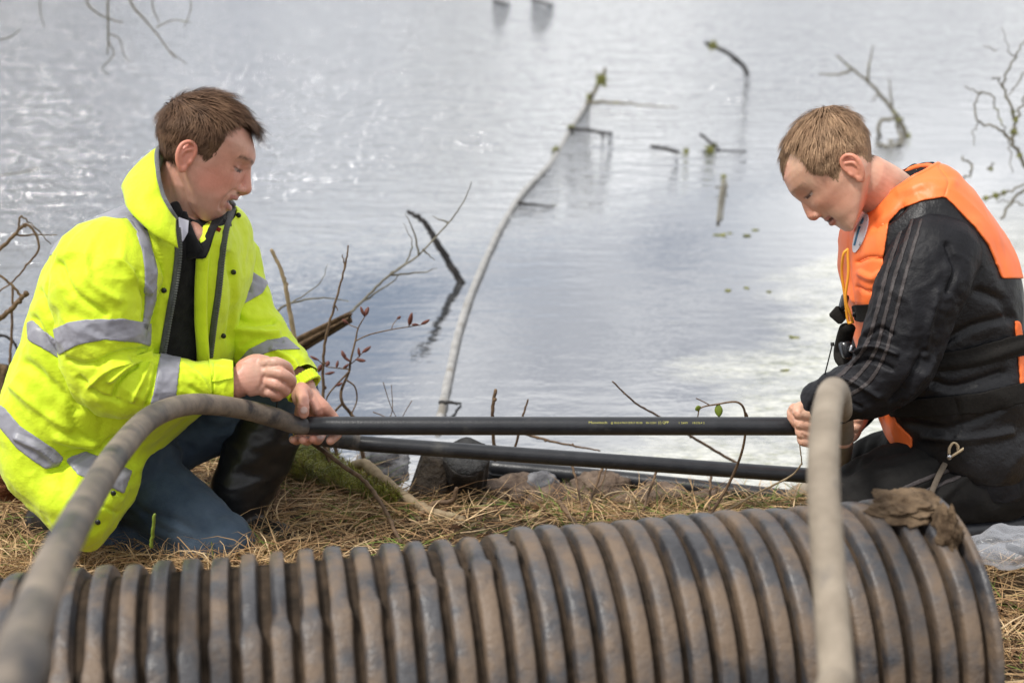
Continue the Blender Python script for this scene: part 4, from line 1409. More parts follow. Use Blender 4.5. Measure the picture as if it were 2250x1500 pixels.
# cuff tab
band_px('cuff_tab', Vr, Fr, Nr, lambda P, W: inpoly(P, [(456, 786), (512, 795), (512, 832), (468, 840)]), 0.0035, M_hivis, jacket, 0.003)
Vl, Fl, Nl, tl_ = sleeve_mesh([(482, 575, 2.735, 0.078), (505, 640, 2.715, 0.070), (535, 710, 2.685, 0.068), (585, 772, 2.645, 0.062), (632, 815, 2.60, 0.050), (655, 838, 2.58, 0.041)])
Vl, Nl = sleeve_folds(Vl, Fl, Nl, [([(510, 690), (550, 710), (600, 705)], 8, -0.008), ([(515, 725), (560, 730), (610, 735)], 8, 0.007), ([(530, 760), (570, 740), (620, 750)], 6, -0.004), ([(600, 770), (640, 790), (660, 820)], 7, 0.005), ([(540, 580), (550, 640)], 6, -0.004)], 95)
obj('sleeve', Vl, Fl, M_hivis, jacket)
sband(Vl, Fl, Nl, [(515, 620), (552, 596), (590, 620), (575, 645), (522, 676)])
sband(Vl, Fl, Nl, [(515, 803), (545, 768), (590, 746), (628, 740), (660, 768), (640, 768), (600, 770), (560, 786), (535, 806)])
# ribbed elastic cuff of the far sleeve
cc, cd = at(655, 836, 2.58), at(671, 856, 2.57)
rings = []
aa = np.linspace(0, 2 * math.pi, 120, endpoint=False)
dv = nrm(cd - cc); u_ = nrm(np.cross(dv, [0, 1, 0])); w_ = np.cross(dv, u_)
for k in range(7):
    r = 0.036 + 0.0015 * (k % 2) + 0.0012 * np.sign(np.sin(aa * 30))
    rings.append(cc + (cd - cc) * k / 6 + r[:, None] * (np.cos(aa)[:, None] * u_ + np.sin(aa)[:, None] * w_))
V, F = grid_loft(rings)
cu_ = obj('ribbed_cuff', V, F, M_hivis, jacket)
sd = cu_.modifiers.new('thickness', 'SOLIDIFY'); sd.thickness = 0.003

# the black cable tie in his fingers
S = Soup(); S.tube(catmull([at(640, 862, 2.47), at(622, 872, 2.46), at(612, 868, 2.45), at(608, 890, 2.46), at(604, 915, 2.475)], 5), 0.0012, 6)
tag(sobj('cable_tie', S, M_cap_thread), 'thin black cable tie pinched in the fingers of the man in yellow', 'cable tie')
# ------------------------------------------------------------------ man on the right, in the orange life vest
M_orange = mat('orange_vest_fabric', (0.98, 0.19, 0.045), (1.0, 0.225, 0.06), 9, 0.45, 0.0008, 60, spec=0.4)
M_vestblack = mat('black_vest_fabric', (0.006, 0.006, 0.0075), (0.012, 0.012, 0.014), 12, 0.42, 0.005, 28, bdetail=6.0, spec=0.35)
M_blackjacket = mat('black_jacket_fabric', (0.007, 0.007, 0.009), (0.014, 0.014, 0.017), 14, 0.55, 0.004, 34, bdetail=6.0, spec=0.22)
M_stripe = mat('brown_black_stripe', (0.030, 0.024, 0.024), (0.050, 0.040, 0.040), 200, 0.6, 0.001, 300)
M_strap = mat('black_webbing', (0.010, 0.009, 0.008), (0.017, 0.015, 0.013), 200, 0.8, 0.001, 400, spec=0.2)
M_pants = mat('black_muddy_trousers', (0.009, 0.0085, 0.0085), (0.018, 0.017, 0.016), 18, 0.8, 0.0012, 90, spec=0.2, c3=(0.070, 0.056, 0.044), c3scale=7, c3range=(0.60, 0.78))
M_hairB = mat('sandy_hair', (0.25, 0.150, 0.088), (0.43, 0.28, 0.17), 40, 0.55, spec=0.15, attr='tint')
M_cord = mat('orange_cord', (0.85, 0.36, 0.03), rough=0.5)
M_patch = mat('white_oval_patch', (0.78, 0.78, 0.84), rough=0.5)
M_patchblue = mat('patch_blue_print', (0.02, 0.16, 0.30), rough=0.5)
M_buckle = mat('black_plastic_buckle', (0.012, 0.012, 0.014), rough=0.25)
M_steel = mat('steel_clip', (0.5, 0.5, 0.52), rough=0.3, metallic=1.0)
M_brass = mat('brass_zip_teeth', (0.62, 0.50, 0.34), rough=0.4, metallic=0.4)
M_ziptape = mat('khaki_zip_tape', (0.115, 0.092, 0.068), (0.15, 0.12, 0.09), 100, 0.8)

pB = empty('person', at(2050, 1130, 2.56), 'person in black tracksuit and orange life vest kneeling with head bowed', 'person')
HB = Head((1869, 378), 2.58, 45, -1, yaw=3)
HB.nose = {}
q = HB.px([(1764, 449), (1770, 468), (1783, 491), (1803, 481), (1820, 491), (1831, 500)])
for nme, v in zip(('nasion', 'bridge', 'tip', 'sub', 'ulip', 'llip'), q): HB.nose[nme] = v
HB.nose['smile'] = -0.001
HB.lash = (0.10, 0.06, 0.045); HB.brow = (0.20, 0.12, 0.08); HB.brow_w = 0.55; HB.stubble = 0.22
profB = HB.px([(1757, 272), (1728, 310), (1714, 345), (1714, 375), (1719, 402), (1732, 425), (1745, 440), (1757, 449), (1777, 460), (1790, 473), (1801, 480), (1816, 488), (1828, 495), (1843, 501), (1853, 507), (1866, 514), (1878, 514)])
backB = HB.px([(1757, 272), (1785, 251), (1808, 243), (1830, 243), (1862, 255), (1890, 283), (1906, 318), (1915, 345), (1918, 375), (1910, 420), (1905, 450), (1895, 485), (1885, 505)])
S = Soup()
build_head(HB, S, profB, HB.nose, backB, 0.97, 0.004)
S.tube(catmull([at(2010, 520, 2.62), at(1985, 470, 2.62), at(1945, 425, 2.60), at(1898, 390, 2.58)], 6), np.linspace(0.066, 0.046, 19), 28)
S.tube(catmull([at(2040, 540, 2.62), at(2090, 680, 2.63), at(2120, 850, 2.64), at(2130, 1000, 2.62)], 6), np.array([[0.05, 0.05]] * 19), 24)
S.tube(catmull([at(2020, 520, 2.57), at(2050, 545, 2.47), at(2010, 680, 2.44), at(1968, 815, 2.43), at(1880, 865, 2.45), at(1798, 900, 2.475)], 5), np.interp(np.linspace(0, 1, 26), [0, .2, .55, .8, 1], [.032, .032, .030, .030, .028]), 18)
S.tube(catmull([at(1990, 530, 2.70), at(1960, 560, 2.77), at(1950, 690, 2.79), at(1930, 810, 2.76), at(1890, 890, 2.66), at(1872, 925, 2.60)], 5), np.interp(np.linspace(0, 1, 26), [0, .2, .55, .8, 1], [.032, .032, .030, .030, .027]), 18)
# left hand closed round the pipe's end, back of the hand towards the camera
S.tube(catmull([at(1798, 900, 2.475), at(1783, 908, 2.468), at(1768, 918, 2.462), at(1762, 926, 2.462)], 4), [(0.025, 0.022)] * 4 + [(0.031, 0.020)] * 4 + [(0.036, 0.019)] * 5, 20, (0, SP, CP))
for i, (y, r) in enumerate(((892, 0.0108), (914, 0.0112), (935, 0.0108), (953, 0.0095))):
    finger(S, [(1775, y, 2.458), (1756 + i * 2, y + 4, 2.452), (1755 + i * 3, y + 16, 2.440), (1782, y + 20, 2.446), (1802, y + 16, 2.462)], r, r * 0.84)
finger(S, [(1790, 888, 2.49), (1782, 900, 2.515), (1775, 915, 2.535)], 0.0115, 0.009)
# right hand behind the hose
S.ell(at(1866, 938, 2.60), (0.026, 0.020, 0.034), 16, 10)
for i, (x, y) in enumerate(((1884, 905), (1876, 925), (1866, 945), (1856, 960))):
    finger(S, [(x, y - 10, 2.585), (x + 12, y - 4, 2.565), (x + 4, y + 14, 2.555), (x - 14, y + 16, 2.565)], 0.0104, 0.0082)
V, F = S.arrays()
VB, FB, NB = remesh(V, F, 0.0019, 2, 0.45)
VB = sculpt(VB, NB, [([(1806, 470), (1822, 478), (1840, 492)], 3.5, -0.0012), ([(1762, 955), (1772, 962)], 4, -0.002), ([(1762, 905), (1770, 925)], 4, -0.0015)])
bodyB = obj('body', VB, FB, M_skin, pB)
setcol(bodyB, skin_tint(HB, VB, (0.66, 0.375, 0.265)))
polyB = [(1917, 345), (1914, 352), (1906, 357), (1897, 354), (1889, 345), (1876, 340), (1860, 345), (1850, 358), (1846, 378), (1836, 404), (1826, 396), (1812, 388), (1783, 388), (1766, 366), (1754, 344), (1745, 332), (1737, 330), (1728, 345), (1722, 368), (1717, 398), (1690, 400), (1660, 300), (1750, 190), (1900, 190), (1932, 300)]
def thickB(L):
    return np.clip((L[:, 2] + 0.030) / 0.07, 0.10, 1) * 0.007 + 0.010 * np.clip((L[:, 2] - 0.02) / 0.08, 0, 1) + 0.004 * np.clip((L[:, 0] - 0.05) / 0.05, 0, 1)
def lenB(L):
    return 0.014 + 0.022 * np.clip((L[:, 2] - 0.02) / 0.08, 0, 1)
def flowB(L):
    cx, cz = -0.045, 0.10
    d = np.stack([L[:, 0] - cx, L[:, 1] * 0.6, (L[:, 2] - cz) - 0.02], 1)
    return d / (np.linalg.norm(d, axis=1)[:, None] + 1e-6) + np.array([0.25, 0, -0.25])
build_hair(HB, VB, NB, FB, polyB, pB, M_hairB, thickB, lenB, 11000, flowB, 47)

# ---- trousers
S = Soup()
S.tube(catmull([at(2190, 1035, 2.55), at(2080, 1055, 2.52), at(1970, 1070, 2.49), at(1890, 1098, 2.475)], 6), np.linspace(0.105, 0.072, 19), 28)
S.tube(catmull([at(2180, 1010, 2.70), at(2060, 1010, 2.72), at(1950, 1030, 2.72), at(1890, 1055, 2.70)], 6), np.linspace(0.100, 0.068, 19), 28)
S.tube(catmull([at(1895, 1125, 2.48), at(2020, 1135, 2.50), at(2150, 1120, 2.55), at(2230, 1100, 2.60)], 5), np.linspace(0.064, 0.050, 16), 24)
S.tube(catmull([at(1895, 1075, 2.70), at(2020, 1090, 2.72), at(2150, 1080, 2.76), at(2230, 1070, 2.78)], 5), np.linspace(0.062, 0.050, 16), 24)
S.ell(at(2180, 1010, 2.64), (0.095, 0.17, 0.115), 24, 14)
S.ell(at(2075, 1000, 2.63), (0.12, 0.15, 0.09), 24, 14)
V, F = S.arrays()
V, F, N = remesh(V, F, 0.006, 8)
V = cloth_noise(V, N, 0.0030, 52, (1, 1, 1.2), 10)
V = sculpt(V, N, [([(1860, 1040), (1930, 1000), (2000, 985)], 8, -0.006), ([(1880, 1060), (1960, 1030), (2060, 1010)], 9, 0.005), ([(2020, 1085), (2090, 1040), (2140, 1010)], 8, -0.006), ([(2060, 1100), (2120, 1050), (2190, 1020)], 8, 0.006), ([(1900, 965), (1890, 1000), (1865, 1030)], 6, -0.006), ([(1940, 975), (1920, 1010)], 6, 0.005), ([(2150, 1060), (2200, 1050)], 8, -0.005)])
pants = obj('trousers', V, F, M_pants, pB)
N2 = normals(V, F); N2 = N2 if (N2 * N).sum() > 0 else -N2
for ln in ([(1905, 1112), (2000, 1066), (2090, 1030)], [(1960, 1118), (2030, 1080), (2110, 1045)]):
    L_ = catmull(ln, 6)
    band_px('side_stripe', V, F, N2, lambda P, W: dpoly(P, L_) < 5, 0.0012, M_stripe, pants)
# open pocket zip
zp = on_surface(V, N2, catmull([(2032, 1120), (2060, 1050), (2084, 1005)], 6), 0.004)
S = Soup(); S.tube(zp, [(0.0055, 0.002)] * len(zp), 8, (1, 0, 0)); sobj('pocket_zip_tape', S, M_ziptape, pants)
zp = on_surface(V, N2, [(2084, 1004), (2115, 994), (2155, 998)], 0.004)
S = Soup(); S.tube(catmull(zp, 5), [(0.005, 0.002)] * 11, 8, (0, 0, 1)); sobj('pocket_zip_tape', S, M_ziptape, pants)
zc = catmull([at(2086, 1002, 2.425), at(2086, 985, 2.415), at(2095, 972, 2.41), at(2104, 978, 2.413), at(2105, 990, 2.42)], 8)
S = Soup()
for p in zc: S.ell(p, (0.0034, 0.0022, 0.0011), 6, 4)
for p in catmull([at(2088, 1004, 2.42), at(2104, 994, 2.415), at(2116, 986, 2.412)], 8): S.ell(p, (0.0012, 0.0022, 0.0034), 6, 4)
o = sobj('pocket_zip_teeth', S, M_brass, pants); o['kind'] = 'stuff'
V_, F_ = ellipsoid(at(2086, 1004, 2.418), (0.005, 0.004, 0.006), 10, 6)
obj('zip_slider', V_, F_, M_steel, pants)

# ---- life vest on the trunk
rowsB = [((1900, 468), (2052, 372), 2.62, 0.085, 0.0), ((1884, 492), (2078, 376), 2.62, 0.110, 0.0), ((1862, 522), (2112, 405), 2.62, 0.150, 0.0), ((1856, 565), (2166, 472), 2.62, 0.172, 0.0), ((1856, 612), (2212, 546), 2.62, 0.178, 0.0), ((1866, 670), (2236, 625), 2.62, 0.180, 0.0), ((1882, 730), (2247, 710), 2.62, 0.180, 0.0), ((1900, 792), (2260, 800), 2.61, 0.182, 0.0), ((1925, 880), (2268, 888), 2.61, 0.185, 0.0), ((1948, 950), (2266, 962), 2.60, 0.180, 0.0), ((1972, 975), (2256, 1004), 2.60, 0.168, 0.0)]
rings = resample_rings([section(l, r, Y, d, 180, 2.2, sk, lf) for (l, r, Y, d, sk), lf in zip(rowsB, [0.040, 0.036, 0.024, 0.010] + [0.0] * 7)], 18)
Vv, Fv = grid_loft(rings)
Fv, Nv = fix_out(Vv, Fv)
Vv0 = Vv.copy()
Vv = cloth_noise(Vv, Nv, 0.0030, 73, (1, 1, 0.8), 9)
Vv = sculpt(Vv, Nv, [([(1925, 500), (1960, 478), (1985, 455)], 6, -0.008), ([(1890, 575), (1915, 565), (1940, 568)], 5, -0.007), ([(1895, 600), (1920, 610), (1938, 600)], 6, 0.006), ([(1890, 630), (1910, 640), (1935, 635)], 5, -0.005), ([(2060, 760), (2130, 720), (2200, 700)], 9, -0.008), ([(2050, 800), (2140, 790), (2240, 760)], 8, 0.007), ([(2050, 840), (2100, 850), (2200, 820)], 9, -0.008), ([(2150, 640), (2200, 660), (2220, 700)], 9, -0.009), ([(1990, 930), (2080, 940), (2200, 900)], 9, -0.006), ([(2030, 960), (2120, 965), (2220, 950)], 8, 0.006), ([(2100, 880), (2110, 930), (2090, 960)], 7, -0.005), ([(1868, 500), (1872, 600), (1885, 700)], 3, -0.003), ([(2062, 370), (2080, 400), (2075, 430)], 3, -0.002), ([(1980, 425), (2040, 405), (2090, 405)], 10, 0.004)])
N2 = normals(Vv, Fv); Nv2 = N2 if (N2 * Nv).sum() > 0 else -N2
vest = obj('life_vest', Vv, Fv, M_vestblack, pB)
sd = vest.modifiers.new('thickness', 'SOLIDIFY'); sd.thickness = 0.012; sd.offset = -1
yoke = [(1830, 480), (1885, 470), (1950, 360), (2060, 330), (2130, 370), (2290, 560), (2290, 614), (2200, 612), (2170, 540), (2142, 502), (2117, 476), (2093, 450), (2075, 434), (2031, 441), (1976, 462), (1955, 488), (1944, 560), (1940, 620), (1932, 690), (1905, 765), (1886, 778), (1830, 700)]
band_px('orange_panel', Vv, Fv, Nv2, lambda P, W: inpoly(P, yoke), 0.004, M_orange, vest, 0.004, facing=False)
band_px('orange_flap', Vv, Fv, Nv2, lambda P, W: inpoly(P, [(1915, 872), (1942, 868), (1962, 905), (1972, 928), (2006, 962), (2006, 985), (1945, 985), (1915, 930)]), 0.004, M_orange, vest, 0.004)
band_px('orange_edge', Vv, Fv, Nv2, lambda P, W: inpoly(P, [(2228, 702), (2240, 706), (2275, 890), (2244, 884)]), 0.003, M_orange, vest, 0.004)
for poly in ([(1876, 668), (1945, 664), (1940, 706), (1882, 704)], [(2030, 778), (2120, 765), (2230, 735), (2290, 730), (2290, 778), (2240, 782), (2140, 806), (2030, 818)], [(1944, 876), (2040, 872), (2150, 862), (2290, 828), (2290, 876), (2150, 906), (2040, 914), (1962, 914)]):
    band_px('webbing_strap', Vv, Fv, Nv2, lambda P, W: inpoly(P, poly), 0.0062, M_strap, vest, 0.003)
for p in ((1878, 691), (1937, 898)):
    c = on_surface(Vv, Nv2, [p], 0.008)[0]
    V_, F_ = ellipsoid(c, (0.0050, 0.003, 0.0058), 12, 8); obj('eyelet', V_, F_, M_buckle, vest)
# piping round the neck opening and dark hood inside it
rim = np.vstack([Vv[:180], Vv[:1]])
S = Soup(); S.tube(rim, 0.0055, 8, None, False); sobj('neck_rim', S, M_orange, vest)
rr_ = []
c0 = Vv[:180].mean(0)
for k in range(6):
    rr_.append(c0 + (Vv[:180] - c0) * (0.97 - 0.09 * k) + np.array([0, 0, 0.006 - 0.016 * k]))
Vh, Fh = grid_loft(rr_)
Vh = Vh + 0.004 * np.stack([vnoise(Vh * 60, 5), vnoise(Vh * 60, 6), vnoise(Vh * 60, 7)], 1)
hd = obj('hood', Vh, Fh, M_blackjacket, pB)
sd = hd.modifiers.new('thickness', 'SOLIDIFY'); sd.thickness = 0.003
# white oval patch with its blue and black print
pc = [(1905, 483), (1898, 510), (1888, 540), (1881, 555)]
PL = catmull(pc, 8)
def ovalfn(w0):
    def fn(P, W):
        d = nrm(np.array([1882, 556.0]) - np.array([1911, 473.0])); c = np.array([1896.0, 514]); r = P - c
        a = r @ d; b = r @ np.array([-d[1], d[0]])
        return (a / (43 * w0)) ** 2 + (np.abs(b) / (11.0 * w0)) ** 1.7 < 1
    return fn
pat = band_px('oval_patch', Vv, Fv, Nv2, ovalfn(1.0), 0.0062, M_patch, vest, 0.002, 6)
Lb = catmull([(1903, 484), (1893, 508), (1884, 538)], 6)
band_px('patch_print', Vv, Fv, Nv2, lambda P, W: (dpoly(P, Lb) < 1.9) & ((P[:, 1] < 496) | (P[:, 1] > 501)), 0.0072, M_patchblue, vest, 0.001, 8, biggest=False)['kind'] = 'stuff'
# lettering of the patch
def flat_text(txt, p0, p1, hpx, V, N, m, parent, off):
    cu = bpy.data.curves.new('t', 'FONT'); cu.body = txt; cu.resolution_u = 2
    o = bpy.data.objects.new('t', cu); COL.objects.link(o)
    dg = bpy.context.evaluated_depsgraph_get()
    me = o.evaluated_get(dg).to_mesh()
    W = np.array([v.co[:] for v in me.vertices]); F = [tuple(p.vertices) for p in me.polygons]
    o.evaluated_get(dg).to_mesh_clear(); bpy.data.objects.remove(o)
    p0, p1 = np.array(p0, float), np.array(p1, float)
    d = (p1 - p0); n = nrm(np.array([d[1], -d[0]]))
    w = W[:, 0].max()
    ends = on_surface(V, N, [p0, p1, p0 + n * hpx], off)
    e1 = ends[1] - ends[0]; e2 = ends[2] - ends[0]
    Q = ends[0] + (W[:, 0] / w)[:, None] * e1 + (W[:, 1] / 0.73)[:, None] * e2
    return obj('lettering', Q, F, m, parent, smooth=False)
flat_text('seapower', (1889, 541), (1908, 482), 5.0, Vv, Nv2, M_buckle, vest, 0.0105)
# cords, buckles, whistle clip on the chest
S = Soup(); S.tube(catmull([at(1862, 548, 2.52), at(1853, 560, 2.52), at(1850, 600, 2.53), at(1856, 650, 2.53), at(1863, 705, 2.53), at(1869, 709, 2.525)], 6), 0.0026, 8)
sobj('cord', S, M_cord, vest)
S = Soup(); S.tube(catmull([at(1862, 548, 2.52), at(1864, 600, 2.515), at(1858, 655, 2.515), at(1868, 690, 2.515), at(1874, 708, 2.52)], 6), 0.0026, 8)
sobj('cord', S, M_cord, vest)
def slab(c, u, v, w, bev=0.25):
    """bevelled block spanned by half-vectors u, v, w"""
    V_ = []
    for sw in (-1, -0.8, 0.8, 1):
        s_ = 1 - (0.12 if abs(sw) == 1 else 0)
        for a, b in ((-1, -1 + bev), (-1 + bev, -1), (1 - bev, -1), (1, -1 + bev), (1, 1 - bev), (1 - bev, 1), (-1 + bev, 1), (-1, 1 - bev)):
            V_.append(c + u * a * s_ + v * b * s_ + w * sw)
    V_ = np.array(V_)
    return ringloft([V_[i * 8:(i + 1) * 8] for i in range(4)])
m1 = mpp(2.53, 690)
R_x = np.array([1.0, 0, 0]); U_z = np.array([0, SP, CP]); D_y = np.array([0, CP, -SP])
V_, F_ = slab(at(1843, 692, 2.55), (R_x * 0.75 + U_z * -0.66) * 17 * m1, (R_x * 0.66 + U_z * 0.75) * 15 * m1, D_y * 0.005); obj('strap_end', V_, F_, M_strap, vest)
V_, F_ = slab(at(1854, 664, 2.545), (R_x * 0.9 + U_z * -0.4) * 7 * m1, (R_x * 0.25 + U_z * 0.95) * 17 * m1, D_y * 0.012); obj('buckle', V_, F_, M_buckle, vest)
V_, F_ = slab(at(1858, 768, 2.53), (R_x * 0.95 + U_z * 0.2) * 11 * m1, (R_x * -0.2 + U_z * 0.95) * 19 * m1, D_y * 0.015); obj('buckle', V_, F_, M_buckle, vest)
V_, F_ = slab(at(1871, 766, 2.512), (R_x * 0.95 - U_z * 0.3) * 5 * m1, (R_x * 0.3 + U_z * 0.95) * 8 * m1, D_y * 0.004); obj('steel_clip', V_, F_, M_steel, vest)
S = Soup(); S.tube(catmull([at(1862, 720, 2.55), at(1856, 740, 2.56), at(1850, 770, 2.57), at(1852, 790, 2.56), at(1866, 800, 2.55)], 5), [(0.016, 0.010)] * 21, 10, (1, 0, 0)); sobj('strap_loop', S, M_strap, vest)
# ---- jacket sleeves
Vr, Fr, Nr, tt = sleeve_mesh([(2058, 555, 2.475, 0.082, 0.072), (2036, 610, 2.45, 0.079, 0.074), (2008, 668, 2.435, 0.075, 0.072), (1985, 735, 2.425, 0.074, 0.070), (1962, 800, 2.42, 0.070, 0.068), (1918, 842, 2.428, 0.057, 0.060), (1868, 862, 2.445, 0.048, 0.052), (1820, 882, 2.462, 0.044, 0.046), (1790, 900, 2.472, 0.040, 0.042)])
Vr, Nr = sleeve_folds(Vr, Fr, Nr, [([(1985, 500), (1950, 580), (1930, 650)], 8, -0.004), ([(1900, 740), (1930, 720), (1960, 735)], 7, -0.007), ([(1880, 775), (1920, 760), (1970, 775)], 7, 0.008), ([(1865, 800), (1910, 790), (1960, 810)], 6, -0.007), ([(1990, 870), (2030, 820), (2045, 790)], 9, 0.007), ([(1960, 880), (2000, 830), (2030, 770)], 8, -0.006), ([(1840, 830), (1880, 840), (1930, 870)], 7, 0.006), ([(1800, 850), (1840, 870), (1890, 895)], 6, -0.005), ([(2080, 540), (2100, 590), (2085, 640)], 9, -0.006), ([(2060, 640), (2040, 720), (2030, 780)], 9, 0.005), ([(1790, 870), (1776, 900), (1782, 925)], 4, -0.004)], 96, 0.0035)
sl = obj('sleeve', Vr, Fr, M_blackjacket, pB)
for ln in ([(1996, 455), (1968, 540), (1945, 610), (1926, 690), (1902, 760), (1860, 812), (1822, 842)], [(2014, 452), (1988, 540), (1966, 610), (1946, 690), (1924, 770), (1884, 826), (1836, 862)], [(2034, 452), (2008, 540), (1986, 620), (1966, 700), (1946, 775), (1910, 838), (1852, 876)]):
    L_ = catmull(ln, 6)
    band_px('sleeve_stripe', Vr, Fr, Nr, lambda P, W: dpoly(P, L_) < 4.6, 0.0012, M_stripe, sl)
Vl, Fl, Nl, tt = sleeve_mesh([(1975, 560, 2.77, 0.070), (1950, 680, 2.785, 0.066), (1932, 790, 2.765, 0.062), (1905, 850, 2.72, 0.052), (1885, 892, 2.655, 0.042), (1876, 915, 2.615, 0.038)])
Vl, Nl = sleeve_folds(Vl, Fl, Nl, [], 97)
obj('sleeve', Vl, Fl, M_blackjacket, pB)
# jacket hem below the vest
rings = resample_rings([section(l, r, Y, d, 100, 2.2) for l, r, Y, d in (((1965, 950), (2262, 950), 2.61, 0.172), ((1985, 990), (2262, 1000), 2.61, 0.176), ((2000, 1015), (2262, 1030), 2.61, 0.172))], 8)
V, F = grid_loft(rings); F, N = fix_out(V, F)
V = cloth_noise(V, N, 0.003, 99, (1, 1, 1), 12)
obj('jacket_hem', V, F, M_blackjacket, pB)
# cable tie sticking up from his near hand
S = Soup(); S.tube(catmull([at(1806, 845, 2.465), at(1815, 812, 2.46), at(1828, 760, 2.455)], 5), 0.0013, 6)
V_, F_ = slab(at(1829, 756, 2.455), R_x * 0.003, U_z * 0.0035, D_y * 0.003); S.add(V_, F_)
tag(sobj('cable_tie', S, M_cap_thread), 'thin black cable tie sticking up above the wrist of the man in the life vest', 'cable tie')
# ------------------------------------------------------------------ bank: stones, logs, twigs, grass
M_bark = mat('brown_bark', (0.055, 0.036, 0.022), (0.150, 0.100, 0.060), 60, 0.85, 0.004, 90, spec=0.2, stretch=(1, 1, 1))
M_twig = mat('twig_bark', (0.085, 0.052, 0.032), (0.19, 0.125, 0.075), 70, 0.7, 0.0008, 300, spec=0.3)
M_twigpale = mat('pale_stick', (0.22, 0.165, 0.10), (0.36, 0.28, 0.18), 40, 0.75, 0.001, 200, spec=0.25)
M_twiggrey = mat('grey_lichen_twig', (0.10, 0.090, 0.070), (0.20, 0.185, 0.14), 50, 0.8, 0.001, 200, c3=(0.20, 0.20, 0.05), c3scale=18, c3range=(0.60, 0.70))
M_darkwood = mat('wet_black_wood', (0.010, 0.009, 0.009), (0.034, 0.030, 0.028), 26, 0.6, 0.006, 60, spec=0.4)
M_cutwood = mat('charred_cut_wood', (0.022, 0.022, 0.023), (0.055, 0.055, 0.055), 50, 0.75, 0.006, 110, spec=0.3)
M_darkbark = mat('dark_wet_bark', (0.022, 0.017, 0.013), (0.085, 0.066, 0.050), 45, 0.7, 0.006, 80, spec=0.35)
M_moss = mat('moss', (0.10, 0.11, 0.018), (0.30, 0.30, 0.06), 40, 0.95, 0.012, 120, spec=0.1, sheen=0.3)
M_stone = mat('bank_stone', (0.065, 0.045, 0.034), (0.19, 0.14, 0.105), 22, 0.85, 0.010, 60, spec=0.25, c3=(0.27, 0.215, 0.175), c3scale=6, c3range=(0.55, 0.7))
M_stonegrey = mat('grey_stone', (0.11, 0.11, 0.12), (0.24, 0.24, 0.25), 16, 0.8, 0.006, 70, spec=0.25)
M_redleaf = mat('dry_red_leaf', (0.085, 0.024, 0.017), (0.155, 0.048, 0.031), 60, 0.6)
M_greenleaf = mat('green_leaf', (0.13, 0.19, 0.020), (0.20, 0.26, 0.035), 50, 0.5)
M_rot = mat('rotten_red_wood', (0.10, 0.035, 0.018), (0.26, 0.115, 0.055), 20, 0.95, 0.012, 60, spec=0.1, stretch=(1, 1, 3))
M_rope = mat('turquoise_rope', (0.02, 0.22, 0.25), (0.03, 0.30, 0.33), 200, 0.6, 0.001, 400)
M_pole = mat('weathered_white_pole', (0.24, 0.235, 0.225), (0.40, 0.39, 0.375), 25, 0.5, 0.001, 90, spec=0.4, c3=(0.20, 0.18, 0.15), c3scale=9, c3range=(0.58, 0.70))
M_grass = mat('grass_blade', (1, 1, 1), (0.75, 0.72, 0.7), 25, 0.65, attr='tint', spec=0.25)

def rockshape(c, ax, seed, n=40, m=26, amp=0.30):
    V, F = ellipsoid((0, 0, 0), 1.0, n, m)
    V = np.sign(V) * np.abs(V) ** 0.8
    d = 1 + amp * fbm(V * 1.3, seed, 4) + 0.10 * (1 - 2 * np.abs(fbm(V * 2.6, seed + 40, 3)))
    return V * d[:, None] * np.asarray(ax) + np.asarray(c), F

stones = [((1125, 1092), 66, 30, 'broad brown stone just right of the charred stump', M_stone), ((1232, 1100), 60, 22, 'flat pale stone second from the charred stump', M_stone), ((1325, 1086), 55, 34, 'reddish brown stone under the crossing pipes', M_stone),
          ((1446, 1108), 52, 34, 'rounded dark stone rightmost of those on the bank', M_stone), ((1395, 1118), 44, 24, 'wedge shaped tan stone leaning on the rounded dark stone', M_stone), ((1195, 1080), 34, 32, 'small dark stone between the broad stone and the flat pale one', M_stonegrey), ((1560, 1112), 40, 34, 'half buried brown stone left of the green grass tuft', M_stone),
          ((838, 1018), 52, 30, 'grey stone at the waterline behind the mossy log', M_stonegrey), ((1278, 1112), 34, 18, 'low brown stone in front of the flat pale stone', M_stone)]
for i, ((x, y), w, h, lab, m) in enumerate(stones):
    b = atz(x, y + h * 0.8, -0.055)
    k = mpp(b[1], y)
    V, F = rockshape((b[0], b[1] + 0.02, b[2] + h * 0.55 * k), (w * k * 1.12, w * k * 0.8, h * k * 1.25), 100 + i)
    tag(obj('stone', V, F, m), lab, 'stone', 'stones on the bank')

# charred stump: two logs
def log_mesh(a, b, r0, r1, seed, bark=0.10, n=40, k=24):
    P = np.linspace(a, b, k)
    V, F = tube(P, np.linspace(r0, r1, k), n, None, False)
    ax = nrm(b - a)
    t = (V - a) @ ax
    rad = V - a - t[:, None] * ax
    ln = np.linalg.norm(rad, axis=1)[:, None] + 1e-9
    d = bark * r0 * fbm(np.hstack([rad / ln * 3, t[:, None] * 38]), seed, 5, 0.65)
    d[-2:] = 0
    return V + rad / ln * d[:, None], F
e0 = at(1027, 1003, 2.765)
V, F = log_mesh(e0, e0 + nrm([-0.10, 0.52, -0.85]) * 0.26, 0.047, 0.050, 3)
st = obj('charred_stump', V, F, M_darkwood)
tag(st, 'black charred stump with its round cut face towards the camera', 'stump')
dirn = nrm([-0.10, 0.52, -0.85])
ee = nrm(np.cross(dirn, [1, 0, 0.1])); ff = np.cross(dirn, ee)
aa = np.linspace(0, 2 * math.pi, 40, endpoint=False)
rr = 0.0465 * (1 + 0.05 * fbm(np.stack([np.cos(aa) * 2, np.sin(aa) * 2, aa * 0], 1), 8, 3))
ring = e0 - dirn * 0.004 + rr[:, None] * (np.cos(aa)[:, None] * ee + np.sin(aa)[:, None] * ff)
